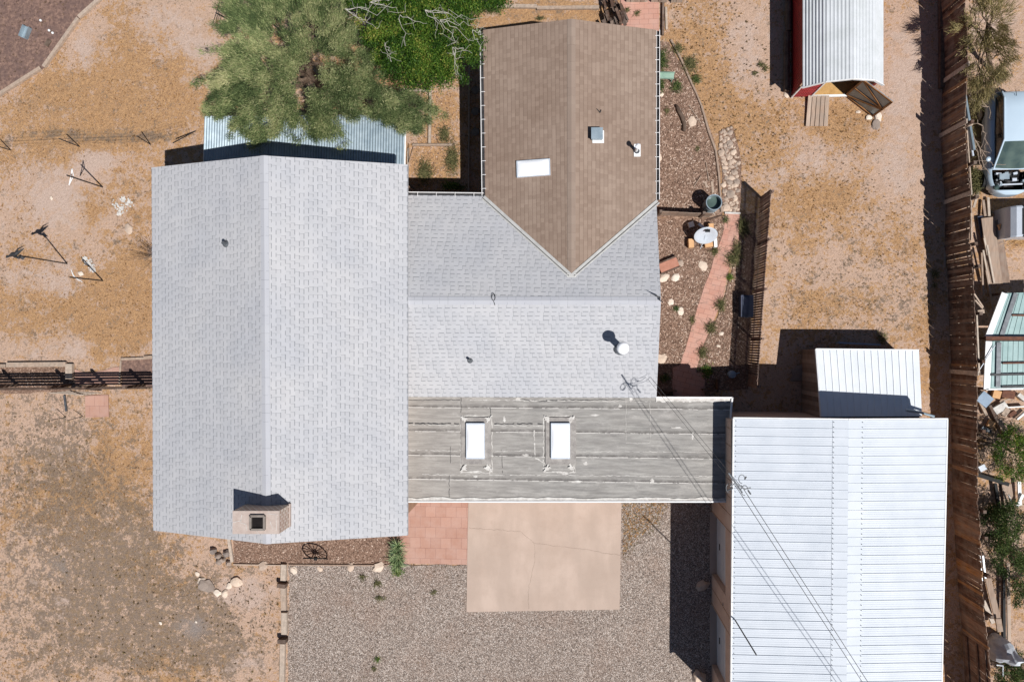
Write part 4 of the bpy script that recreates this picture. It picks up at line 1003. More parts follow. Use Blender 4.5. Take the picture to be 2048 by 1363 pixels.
# ---------------------------------------------------------------- rail fence on the west side
rf=thing('rail_fence','dark wooden rail fence with slanting posts west of the grey house','fence',P(150,774,0))
ra=P(-90,776,0); rb_=P(330,772,0)
for z in (.28,.55,.82,1.08,1.3):
    mb=MB(); mb.beam(ra+Vector((0,0,z)),rb_+Vector((0,0,z)),.035,.13,tint=R.random()); mb.build('rail',M['darkwood'],rf)
for px in (-62,35,142,212,290):
    p=P(px,773,0); mb=MB(); mb.beam(p+Vector((0,.07,0)),p+Vector((0,.07,1.42)),.1,.1,tint=.8); mb.build('post',M['darkwood'],rf)
gt=thing('rail_gate','weathered grey rail gate standing ajar in the rail fence','gate',P(170,776,0))
a=P(142,777,0); b=P(208,781,0)
for z in (.25,.5,.75,1.0,1.2): mb=MB(); mb.beam(a+Vector((0,-.08,z)),b+Vector((0,-.08,z)),.03,.1,tint=.9); mb.build('rail',M['timber'],gt)
mb=MB(); mb.beam(a+Vector((.1,-.05,.2)),b+Vector((-.1,-.05,1.2)),.03,.08); mb.build('brace',M['timber'],gt)

# ---------------------------------------------------------------- timbers and edging
for pts,lb in ((((203,-2),(160,36)),'pale edging timber nearest the top edge beside the dark soil'),(((159,38),(90,135)),'long middle edging timber beside the dark garden soil'),(((84,137),(-10,197)),'pale edging timber reaching the left edge beside the dark soil')):
    timber('edging_timber',pts,.14,.12,M['timber'],lb,'timber','timbers edging the dark soil')
for pts,wd,lb in ((((570,1126),(569,1158)),.22,'first short weathered timber below the wagon wheel bed'),(((569,1172),(570,1217)),.22,'second weathered timber down the left edge of the gravel'),(((571,1222),(571,1265)),.23,'third weathered timber down the left edge of the gravel'),(((568,1284),(565,1420)),.2,'long weathered timber reaching the bottom edge beside the gravel')):
    timber('edging_timber',pts,wd,.16,M['timber'],lb,'timber','timbers down the left edge of the gravel')
for pts,lb in ((((560,1165),(576,1167)),'short cross block between the first and second gravel edge timbers'),(((561,1276),(577,1276)),'dark cross block above the longest gravel edge timber')):
    timber('timber_block',pts,.16,.32,M['darkwood'],lb,'timber')
timber('edging_board',((459,1075),(466,1122)),.12,.1,M['timber'],'short pale board at the west end of the wagon wheel bed','board')
timber('edging_board',((468,1127),(566,1129)),.05,.08,M['deck'],'thin board edging the bed left of the wagon wheel','board')
timber('edging_board',((578,1128),(775,1129)),.05,.08,M['deck'],'thin board edging the bed under the wagon wheel','board')
timber('edging_timber',((17,729),(135,728)),.2,.13,M['timber'],'long flat grey timber north of the rail fence','timber')
timber('edging_timber',((-20,731),(15,731)),.14,.13,M['timber'],'grey timber at the left edge north of the rail fence','timber')
timber('edging_timber',((142,727),(142,757)),.3,.14,M['timber'],'wide upright-laid timber beside the gate pavers','timber')
timber('edging_board',((243,718),(290,716)),.1,.08,M['timber'],'pale board along the top of the soil bed beside the grey house','board')
timber('edging_board',((290,715),(312,713)),.14,.1,M['timber'],'short board tucked under the grey house eave','board')
timber('edging_board',((243,721),(240,768)),.06,.06,M['timber'],'thin pale board down the left side of the small soil bed','board')
timber('plank',((130,790),(134,822)),.08,.06,M['steel'],'grey metal pipe lying south of the rail fence','pipe')
# bark bed curved edging
ce=[(1342,80),(1362,118),(1387,175),(1391,183),(1403,212),(1417,262),(1431,300),(1437,345),(1441,395),(1443,424)]
lbs=['thin log edging north end of the bark bed beside the weeds','curved log edging the bark bed beside the green weeds','short split log joint in the bark bed edging','log edging the bark bed beside the curved branch','log edging the bark bed beside the orange slab','log edging the bark bed beside the top of the rock strip','log edging the bark bed beside the river rocks','log edging the bark bed above the metal barrel','log edging the bark bed beside the metal barrel']
for i,(a,b) in enumerate(zip(ce[:-1],ce[1:])):
    mb=MB(); mb.tube([P(*a,.05),P(*b,.05)],R.uniform(.035,.05),7,tint=.5); tag(mb.build('edging_log',M['deck']),lbs[i],'log','logs edging the bark bed')
timber('edging_timber',((1326,8),(1325,72)),.08,.14,M['darkwood'],'dark upright edging board beside the north paved walk','board')
timber('edging_timber',((1332,15),(1333,60)),.08,.06,M['timber'],'short pale board right of the north paved walk','board')
timber('edging_board',((1300,73),(1322,74)),.07,.06,M['timber'],'short pale board at the brown roof north-east corner','board')
# raised garden boards
for pts,wd,lb in ((((862,165),(860,288)),.1,'long white garden board between the tree and the brown roof'),(((800,181),(862,183)),.1,'short white garden board under the bright green tree'),(((826,291),(906,291)),.08,'pink garden board above the small yard by the brown roof'),(((818,298),(815,385)),.06,'board along the grey roof east of the lean-to shelter'),(((965,14),(1074,15)),.14,'pale edging timber north of the brown roof, left one'),(((1074,18),(1198,17)),.13,'pale edging timber north of the brown roof, right one'),(((939,120),(938,385)),.05,'long dark board in the shade beside the brown roof')):
    timber('garden_board',pts,wd,.12,M['timber'],lb,'board')
for i,(x,y,lb) in enumerate(((951,181,'top round stepping stone in the shade of the brown roof'),(951,223,'middle round stepping stone in the shade of the brown roof'),(951,264,'bottom round stepping stone in the shade of the brown roof'))):
    mb=MB(); mb.lathe(P(x,y,0),[(.16,.0),(.165,.04),(.15,.055),(.001,.055)],20); tag(mb.build('stepping_stone',M['concrete_round']),lb,'stepping stone','round stepping stones beside the brown roof')
# low fence / board screen between the house and barrel
lf=thing('low_board_screen','low brown board screen between the grey roof corner and the metal barrel','fence',P(1380,432,0))
a=P(1316,430,0); b=P(1400,433,0)
mb=MB(); board_panel(mb,[a,b],.75,.3,.005,-.0,.2,.6,0,.02); mb.build('board_panel',M['deck'],lf)
mb=MB(); mb.beam(a,a+Vector((0,0,.85)),.1,.1); mb.build('post',M['darkwood'],lf)
mb=MB(); mb.beam(b,b+Vector((0,0,.85)),.1,.1); mb.build('post',M['darkwood'],lf)
timber('stick',((1412,441),(1444,431)),.05,.05,M['darkwood'],'dark stick lying left of the paved path start','stick')
timber('stick',((1410,410),(1430,430)),.04,.04,M['timber'],'bent pale stick beside the metal barrel','stick')
timber('edging_board',((1449,426),(1480,427)),.07,.07,M['seal'],'pale curb at the north end of the paved path','curb')
# barrel
br=P(1419,413,0); bar=thing('metal_barrel','open galvanised barrel beside the log edging','barrel',br)
mb=MB(); mb.lathe(br,[(.29,0),(.29,.28),(.30,.29),(.29,.3),(.29,.58),(.3,.59),(.29,.6),(.29,.84),(.305,.86),(.27,.86),(.27,.25),(.001,.25)],28); mb.build('drum',M['galv'],bar,smooth=False)
mb=MB(); mb.lathe(br,[(.268,.6),(.001,.62)],24); mb.build('water',M['windscreen'],bar)
# satellite dish standing among blocks
sdp=P(1404,482,0); sdh=thing('satellite_dish','round pale satellite dish leaning on a tripod among concrete blocks','satellite dish',sdp)
dc=P(1411,468,.62); tilt=Matrix.Rotation(rad(0),3,'Z')@Matrix.Rotation(rad(-58),3,'X')
mb=MB(); mb.lathe(dc,[(.001,0),(.15,.008),(.3,.035),(.43,.075),(.445,.085),(.43,.09),(.3,.05),(.15,.02),(.001,.012)],30,m=Matrix.Rotation(rad(52),3,'X')); mb.build('dish',M['silver'],sdh,smooth=True)
mb=MB(); mb.tube([sdp,(sdp.x,sdp.y,.45),dc],.03,8); 
for a in (0.3,2.4,4.5): mb.tube([(sdp.x,sdp.y,.4),(sdp.x+math.cos(a)*.3,sdp.y+math.sin(a)*.3,.0)],.02,6)
mb.build('tripod',M['silver'],sdh)
mb=MB(); mb.tube([dc+Vector((0,.1,.25)),dc+Vector((.05,.3,.35))],.02,6); mb.box(dc+Vector((.02,.08,.3)),(.18,.1,.05)); mb.build('bracket',M['black'],sdh)
def block(px,py,sx,sy,h,mat,lb,rz=0,name='concrete_block',cat='block',grp=None):
    mb=MB(); mb.box(P(px,py,0)+Vector((0,0,h/2)),(sx,sy,h),rz=rz); return tag(mb.build(name,mat),lb,cat,grp)
block(1380,488,.2,.34,.3,M['orange'],'tan block left of the satellite dish',.05)
block(1419,456,.2,.26,.3,M['orange'],'tan block behind the satellite dish, nearest the paved path',0)
block(1415,486,.3,.36,.25,M['orange'],'pink block right under the satellite dish',.1)
block(1428,487,.12,.34,.3,M['white'],'white upright block right of the satellite dish',.05)
block(1381,450,.2,.2,.2,M['white'],'small white block in the satellite dish shadow',.3)
block(1401,452,.25,.1,.15,M['silver'],'thin silver block behind the satellite dish',-.7)
# brick bench by the east gable
bb=thing('brick_bench','low bench of red pavers framed in wood at the east gable wall','bench',P(1335,533,0))
Mx=Matrix.Rotation(rad(22),3,'Z'); bp_=P(1336,531,0)
mb=MB(); mb.box(bp_+Vector((0,0,.17)),(.75,.36,.1),m=Mx); mb.build('seat',M['clay'],bb)
for sy in (-.21,.21): mb=MB(); mb.box(bp_+Mx@Vector((0,sy,.17)),(.8,.05,.14),m=Mx); mb.build('frame_board',M['darkwood'],bb)
for sx in (-.35,.35): mb=MB(); mb.box(bp_+Mx@Vector((sx,0,.06)),(.08,.36,.115),m=Mx); mb.build('leg',M['darkwood'],bb)
# blue grey bin by picket fence
bi=P(1488,613,0); bn2=thing('storage_bin','blue grey plastic storage bin in the shade of the picket fence','bin',bi)
mb=MB(); mb.box(bi+Vector((0,0,.22)),(.42,.78,.44)); mb.build('body',M['bin'],bn2)
mb=MB(); mb.box(bi+Vector((0,0,.47)),(.47,.84,.06)); mb.box(bi+Vector((0,0,.51)),(.35,.7,.03)); mb.build('lid',M['bin'],bn2)
mb=MB(); mb.box(bi+Vector((.0,-.43,.38)),(.14,.04,.05)); mb.build('handle',M['steel'],bn2)
# white watering can / jug
jg=P(1462,748,0); jt=thing('watering_can','pale grey watering can in the shade right of the path','watering can',jg)
mb=MB(); mb.lathe(jg,[(.15,0),(.16,.1),(.14,.28),(.11,.3),(.001,.3)],14); mb.build('body',M['blueboard'],jt,smooth=True)
mb=MB(); mb.tube([jg+Vector((.1,.0,.1)),jg+Vector((.25,.08,.3))],.025,7); mb.build('spout',M['blueboard'],jt)
mb=MB(); mb.tube([jg+Vector((-.08,0,.28)),jg+Vector((-.05,0,.4)),jg+Vector((.08,0,.38)),jg+Vector((.1,0,.28))],.015,6); mb.build('handle',M['blueboard'],jt)
# small antenna on the east gable rake
aa=on_plane(1318,592,q0,q1,k1,.1); an=thing('wall_antenna','small dark triangular antenna at the east gable edge of the grey roof','antenna',aa)
mb=MB(); mb.prism([aa+Vector(v) for v in ((-.3,.1,.1),(.02,-.02,.06),(.02,-.1,.06))],.03); mb.build('reflector',M['bronze'],an)
mb=MB(); mb.tube([aa+Vector((.02,-.05,.1)),aa+Vector((0.02,-.2,-.25))],.02,6); mb.tube([aa+Vector((.0,-.12,.05)),aa+Vector((.14,-.22,0))],.015,6); mb.build('bracket',M['black'],an)
# green plastic chute / trough by the brown roof
cp=P(1330,152,0); cpp=thing('plastic_trough','pale green plastic trough between the green weeds at the brown eave','trough',cp)
mb=MB(); v=[P(1314,146,.45),P(1349,146,.3),P(1347,158,.3),P(1314,157,.45)]; mb.slab(v[::-1] if (v[1]-v[0]).cross(v[2]-v[0]).z<0 else v,.03)
mb.beam(v[0]+Vector((0,0,.03)),v[1]+Vector((0,0,.03)),.03,.08); mb.beam(v[3]+Vector((0,0,.03)),v[2]+Vector((0,0,.03)),.03,.08); mb.build('basin',M['green'],cpp)
mb=MB()
for q in v: mb=MB(); mb.beam((q.x+(.05 if q.x<cp.x else -.05),q.y,0),(q.x+(.05 if q.x<cp.x else -.05),q.y,q.z-.03),.04,.04); mb.build('leg',M['green'],cpp)
# steps in shaded court
tag(MB().box(P(1338,780,0)+Vector((0,0,.2)),(.5,.05,.4)).build('planter_board',M['darkwood']),'dark planter board in the shaded court left of the pavers','board')
tag(MB().box(P(1410,778,0)+Vector((.1,0,.25)),(.5,.06,.5)).build('planter_board',M['darkwood']),'dark planter board in the shaded court right of the pavers','board')
tag(MB().box(P(1431,770,0)+Vector((.0,0,.25)),(.06,.5,.5)).build('planter_board',M['darkwood']),'short dark board standing across the shaded court','board')

# ---------------------------------------------------------------- rocks
def rock_mesh(c,r,flat=.6,seed=0,name='rock',mat=None,tint=.6,parent=None,sx=1.0,rz=0.0):
    bm=__import__('bmesh').new(); __import__('bmesh').ops.create_icosphere(bm,subdivisions=2,radius=1)
    mb=MB(); vs=[]
    for v in bm.verts:
        n=mnoise.noise(v.co*1.1+Vector((seed*3.7,seed,0))); n2=mnoise.noise(v.co*2.6+Vector((seed,0,seed*2)))
        q=v.co*(1+n*.45+n2*.2); x=q.x*sx; y=q.y; vs.append(Vector(c)+Vector((x*math.cos(rz)-y*math.sin(rz),x*math.sin(rz)+y*math.cos(rz),max(-.3,q.z)*flat))*r+Vector((0,0,r*flat*.3)))
    fs=[tuple(v.index for v in f.verts) for f in bm.faces]; bm.free()
    mb.add(vs,fs,tint); return mb.build(name,mat or M['rock'],parent,origin=Vector(c))
STR=[(1440,262),(1460,256),(1472,300),(1476,350),(1476,422),(1449,422),(1447,345)]
protos=[rock_mesh(P(1455,270+i*4,0),.075,.5,i,tint=.25+.1*i,sx=1.15) for i in range(6)]
for p in protos: tag(p,'pale river rock in the strip beside the log edging','rock','river rocks in the strip right of the log edging')
placed=[]
for _ in range(3000):
    x,y=rpt(STR); r=R.uniform(.45,1.75)
    if y>360: r*=1.15
    if all((x-a)**2+(y-b)**2>((r+c)*3.1)**2 for a,b,c in placed): placed.append((x+R.uniform(-4,4),y+R.uniform(-3,3),r))
for i,(x,y,r) in enumerate(placed[:170]):
    if i<6: protos[i].location=P(x,y,0); protos[i].scale=(r,r,r); protos[i].rotation_euler=(0,0,R.uniform(0,6))
    else: copy_tree(protos[i%6],P(x,y,0),R.uniform(0,6.28),r)
for i,(x,y,r,t_,fl,lb) in enumerate(((1385,243,.17,.7,.25,'flat orange stone slab in the bark bed'),(258,458,.17,.6,.4,'pale flat stone right of the metal poles'),
  (162,547,.1,.95,.5,'white stone between the two lower metal poles'),(103,396,.07,.9,.5,'small white stone on the bare sand patch'),
  (413,1170,.28,.15,.4,'large grey boulder in the stone ring below the chimney'),(404,1161,.15,.9,.5,'pale stone on the upper left of the stone ring'),(435,1184,.13,.95,.5,'white stone at the bottom of the stone ring'),(450,1186,.13,.85,.5,'tan stone right of the white one in the stone ring'),
  (459,1171,.12,.9,.5,'pale stone on the right of the stone ring'),(474,1162,.2,.75,.6,'angular pink stone at the right end of the stone ring'),(396,1147,.08,.9,.5,'tiny white stone above the stone ring'),
  (588,1139,.14,.9,.5,'tan stone under the wagon wheel bed, left one'),(640,1137,.10,.8,.4,'flat stone just below the wagon wheel'),(701,1133,.14,.65,.45,'flat pink stone right of the wagon wheel'),(757,1133,.19,.85,.55,'large tan stone left of the yucca'),(527,1130,.17,.4,.5,'grey stone at the bed edge left of the gravel'),
  (1404,1170,.2,.6,.7,'stone in the garage shade between the doors'),(1330,1345,.0,.6,.7,''),(1397,1353,.25,.7,.8,'tall pale stone by the garage corner shadow'),
  (1406,531,.16,.85,.3,'flat tan stone left of the paved path'),(1327,555,.17,.9,.5,'orange stone below the brick bench'),(1351,555,.14,1,.4,'white angular stone right of the brick bench'),(1336,527,.13,.3,.6,'grey stone on the brick bench, left one'),(1358,528,.15,.35,.6,'grey stone right of the brick bench'),
  (1361,622,.13,.95,.5,'white stone by the weed below the antenna'),(1342,605,.12,.98,.3,'white flake stone right of the antenna'),(1321,717,.2,.75,.3,'tan flat stone at the east wall foot'),(1318,315,.12,.8,.3,'pale flat stone at the brown eave'),(1323,190,.08,.9,.5,'small pale stone below the green trough'),(1442,667,.08,.95,.5,'small white stone among the twigs by the fence'),(1437,692,.06,.95,.5,'tiny white stone near the picket fence foot'),
  (1738,235,.1,1,.5,'white stone at the open barn door foot'),(1752,250,.16,.15,.4,'grey flat stone below the open barn door'),(1756,233,.14,.95,.5,'pale stone at the tip of the open barn door'),(1716,224,.07,.9,.5,'tiny pale stone by the plank ramp'),(1573,190,.1,.85,.4,'small tan stone at the red barn corner'),
  (745,1057,.08,.95,.5,'small white stone in the wagon wheel bed'),(1600,745,.3,.1,.25,'flat dark stone in the shade left of the small shed'),
  (321,1245,.06,1,.3,'white bit of stone in the dark lower yard'),(392,1243,.04,1,.3,'tiny white bit in the dark lower yard'))):
    if r<=0: continue
    o=rock_mesh(P(x,y,0),r,fl,20+i,tint=t_,sx=1.3,rz=R.uniform(0,3)); tag(o,lb,'rock')
# grey lava rocks clump below the chimney
for i,(x,y,r,lb) in enumerate(((428,1100,.15,'dark jagged rock nearest the eave below the chimney'),(438,1110,.13,'grey jagged rock left in the lava rock clump'),(447,1118,.12,'grey jagged rock in the middle of the lava rock clump'),(455,1105,.15,'dark jagged rock right by the short pale board'),(440,1122,.12,'grey jagged rock lowest in the lava rock clump'),(458,1125,.12,'dark rock at the foot of the short pale board'))):
    o=rock_mesh(P(x,y,0),r,1.2,60+i,tint=.05+.1*(i%3),sx=1); tag(o,lb,'rock','jagged grey rocks by the bed end')
# white spills are real thin powder layers
for pts,lb in ((((232,410,9,9),(243,418,10,8),(246,398,6,5),(258,405,9,8),(238,428,5,3)),'white powder spilled on the sand left of the grey house'),(((176,525,8,7),(184,535,6,7),(170,518,6,4),(188,540,3,4)),'white powder spilled by the lower metal pole')):
    mb=MB()
    for x,y,rx,ry in pts:
        for _ in range(40):
            a=R.gauss(0,.5)*rx; b=R.gauss(0,.5)*ry; q=P(x+a,y+b,.0); s=R.uniform(.008,.045); n=6
            mb.slab([q+Vector((math.cos(k_*1.047)*s*R.uniform(.6,1.3),math.sin(k_*1.047)*s,.006+_*.0004)) for k_ in range(n)],.02)
    tag(mb.build('white_powder',M['seal']),lb,'powder',kind='stuff')

# ---------------------------------------------------------------- poles in the west yard
def pole(base,top,h,label,name='metal_pole',r=.028,mat='bronze',grp=None,cat='pole'):
    b=P(*base,0); tpt=P(*top,h); p=thing(name,label,cat,b,grp); mb=MB(); mb.tube([b,tpt],r,7); mb.build('pole',M[mat],p); return p,tpt
p1,t1=pole((134,527),(38,511),2.9,'tall dark metal pole topped by a bird shaped ornament')
mb=MB(); Mz=Matrix.Rotation(rad(12),3,'Z')
def bird(mb,c,s):
    body=[(-.62,0,0),(-.5,.05,.03),(-.35,.04,.05),(-.1,.1,.06),(.15,.06,.1),(.45,.16,.14),(.75,.26,.16)]
    mb.tube([c+Mz@Vector(b)*s for b in body],[.03*s,.09*s,.06*s,.14*s,.12*s,.07*s,.02*s],8)
    mb.tube([c+Mz@Vector((-.1,-.02,0))*s,c+Mz@Vector((.2,-.18,.02))*s,c+Mz@Vector((.35,-.1,.1))*s],[.08*s,.09*s,.02*s],7)
    mb.tube([c+Mz@Vector((.1,.12,.1))*s,c+Mz@Vector((.4,.3,.2))*s,c+Mz@Vector((.85,.4,.22))*s],[.06*s,.05*s,.01*s],6)
bird(mb,t1+Vector((-.1,.0,.05)),.62); mb.build('ornament',M['bronze'],p1)
mb=MB(); mb.tube([t1,t1+Vector((.1,-.1,-.12))],.07,8); mb.build('swivel',M['bronze'],p1)
p2,t2=pole((205,374),(134,350.5),2.15,'upper dark metal pole carrying a white open triangle frame')
mb=MB(); tri=[P(144,337,1.75),P(147,352,1.75),P(138,370,1.7),P(142,352,1.75)]
for a,b in zip(tri,tri[1:]+tri[:1]): mb.tube([a,b],.018,6)
mb.build('triangle_frame',M['white'],p2)
p3,t3=pole((205.5,561),(140,554),2.1,'lower dark metal pole carrying a bent white rod')
mb=MB(); mb.tube([P(142,539,1.6),P(147,551,1.6),P(155,558,1.6),P(165,564,1.6)],[.012,.025,.022,.01],6); mb.build('bent_rod',M['white'],p3)
p4,t4=pole((470,45),(432,26),2.6,'dark metal pole with crossbars at the tree edge')
for dx,dy in ((0,0),(.12,.08)): mb=MB(); mb.tube([t4+Vector((dx-.12,dy-.38,0)),t4+Vector((dx+.14,dy+.4,0))],.014,6); mb.build('crossbar',M['bronze'],p4)
for (b,tp,lb) in (((21,300),(-20,288),'thin dark steel post at the left edge of the wire fence line'),((159,293),(117.6,277),'second thin steel post from the left in the wire fence line'),((301,289),(274,272),'third thin steel post from the left in the wire fence line'),((391,262),(346,286),'leaning steel post nearest the lean-to shelter')):
    pole(b,tp,1.15,lb,'steel_post',.022,'bronze','steel posts of the wire fence line','post')
for (b,tp,lb) in (((131.5,834),(103,839),'left short stake south of the rail fence'),((165.4,832),(135.6,840),'right short stake beside the paver pad'),((815,330),(826,293),'slanting dark stake between lean-to shelter and garden')):
    pole(b,tp,.8,lb,'stake',.014,'bronze',None,'stake')
wf=thing('wire_fence','thin slack wires strung between the steel posts west of the lean-to','wire fence',P(160,290,0))
for z in (.45,.8,1.1):
    pp=[P(x,y,0)+Vector((-.0,0,z)) for x,y in ((-60,303),(21,300),(159,293),(301,289),(391,266),(404,300))]; mb=MB(); mb.tube(pp,.0035,4); mb.build('wire',M['bronze'],wf)
# cinder block & bits on dark soil
cb=P(55,67,0); cbo=thing('metal_box','open silver grey box lying on the dark soil','box',cb)
Mq=Matrix.Rotation(rad(-22),3,'Z')
mb=MB(); mb.box(cb+Vector((0,0,.03)),(.28,.5,.05),m=Mq); mb.build('base',M['galv'],cbo)
for dx in (-.15,.13): mb=MB(); mb.box(cb+Mq@Vector((dx,0,.12)),(.025,.5,.2),m=Mq); mb.build('side_panel',M['galv'],cbo)
mb=MB(); mb.box(P(96,86,.03),(.2,.3,.05),rz=-.6); tag(mb.build('concrete_piece',M['log']),'dull grey concrete piece on the dark soil','block')
for x,y,lb in ((83,42,'upper small white ball on the dark soil'),(100,62,'middle small white ball on the dark soil'),(107,67,'lower small white ball on the dark soil')):
    mb=MB(); mb.lathe(P(x,y,0),[(.001,0),(.045,.02),(.055,.05),(.04,.09),(.001,.105)],10); tag(mb.build('ball',M['white'],smooth=True),lb,'ball','white balls on the dark soil')
# log & sticks in bark bed
mb=MB(); pts=[(1352,210),(1358,222),(1365,235),(1369,250),(1368,262)]; mb.tube([P(x,y,.08) for x,y in pts],[.05,.08,.085,.08,.07],9); tag(mb.build('fallen_branch',M['log'],smooth=True),'curved grey branch lying in the bark bed','branch')
for a,b,lb in (((1379,212),(1402,247),'thin straight stick beside the orange slab'),((1412,325),(1418,362),'short pale stick above the barrel'),((1388,372),(1402,352),'thin light stick left of the short boards')):
    mb=MB(); mb.tube([P(*a,.05),P(*b,.05)],.015,6); tag(mb.build('stick',M['timber']),lb,'stick')
for x,y,l,rz,lb in ((1412,369,.25,.35,'small light board left above the barrel'),(1425,374,.45,.1,'longer tan board right above the barrel')):
    mb=MB(); mb.box(P(x,y,.03),(.09,l,.03),rz=rz); tag(mb.build('scrap_board',M['timber']),lb,'board')

# ---------------------------------------------------------------- wagon wheel
wc=P(631,1121,.0); ww=thing('wagon_wheel','dark iron wagon wheel leaning over a small rock','wagon wheel',wc)
wc2=P(631,1116,.38); Rt=Matrix.Rotation(rad(72),3,'X'); rr=.47
mb=MB(); 
def ring(mb,c,Mx,r0,tr,n=40):
    vs=[];k_=6
    for i in range(n):
        a=i*6.2832/n
        for j in range(k_):
            b=j*6.2832/k_; vs.append(c+Mx@Vector(((r0+tr*math.cos(b))*math.cos(a),(r0+tr*math.cos(b))*math.sin(a),tr*math.sin(b))))
    mb.add(vs,[(i*k_+j,((i+1)%n)*k_+j,((i+1)%n)*k_+(j+1)%k_,i*k_+(j+1)%k_) for i in range(n) for j in range(k_)])
ring(mb,wc2,Rt,rr,.028); mb.build('rim',M['black'],ww)
mb=MB(); mb.lathe(wc2,[(.001,-.08),(.07,-.08),(.08,0),(.07,.08),(.001,.08)],12,m=Rt); mb.build('hub',M['black'],ww)
for i in range(14):
    a=i*6.2832/14; d=Rt@Vector((math.cos(a),math.sin(a),0)); mb=MB(); mb.tube([wc2+d*.06,wc2+d*rr],.019,5); mb.build('spoke',M['black'],ww)

# ---------------------------------------------------------------- plants
def leaf_blade(mb,p,d,L,wd,tint,droop=.0,n=3):
    d=d.normalized(); s=d.cross(Vector((0,0,1)));  s=s.normalized()*wd/2 if s.length>1e-3 else Vector((wd/2,0,0))
    pts=[]
    for i in range(n+1):
        f=i/n; q=p+d*L*f-Vector((0,0,droop*L*f*f)); w_=(1-f)*(.6+.8*f) if i<n else 0
        pts+= [q-s*w_,q+s*w_]
    mb.add(pts,[(2*i,2*i+1,2*i+3,2*i+2) for i in range(n)],tint)
yc=P(795,1106,0); yr=thing('yucca','spiky green yucca at the corner of the grey house and the red pavers','yucca',yc)
mb=MB()
for cx,cy,h in ((795,1100,.5),(799,1112,.35),(790,1118,.3),(795,1128,.2),(797,1088,.5)):
    c_=P(cx,cy,0); c_.z=h*.4
    for _ in range(62):
        a=R.uniform(0,6.28); e=R.uniform(.1,1.2); leaf_blade(mb,c_,Vector((math.cos(a)*math.cos(e),math.sin(a)*math.cos(e),math.sin(e))),R.uniform(.3,.62),.045,R.random(),.35)
mb.build('leaves',M['yucca'],yr)
mb=MB(); mb.tube([yc,yc+Vector((0,0,.25))],.06,7); mb.build('stem',M['bark'],yr)

def clump(mb,c,r,n,ls,lw,t0,t1,dirv=None,spread=1.0):
    """spray of thin leafy twigs around c"""
    for _ in range(n):
        d=Vector((R.gauss(0,1),R.gauss(0,1),R.gauss(.3,.8)))
        if dirv is not None: d=d*spread+dirv*1.6
        d.normalize(); p=c+Vector((R.gauss(0,1),R.gauss(0,1),R.gauss(0,.7)))*r*.5
        L=ls*R.uniform(.5,1.3); s=d.cross(Vector((R.gauss(0,1),R.gauss(0,1),R.gauss(0,1)))).normalized()*lw*R.uniform(.6,1.2)
        mb.add([p-s,p+s,p+d*L],[(0,1,2)],min(1,max(0,R.uniform(t0,t1))))
def limb(mb,a,b,r0,r1,n=6,wob=.12):
    pts=[];L=(b-a).length
    for i in range(n+1):
        f=i/n; q=a.lerp(b,f); 
        if 0<i<n: q+=Vector((R.gauss(0,1),R.gauss(0,1),R.gauss(0,.6)))*L*wob*.3
        pts.append(q)
    mb.tube(pts,[r0+(r1-r0)*i/n for i in range(n+1)],6,cap=False); return pts
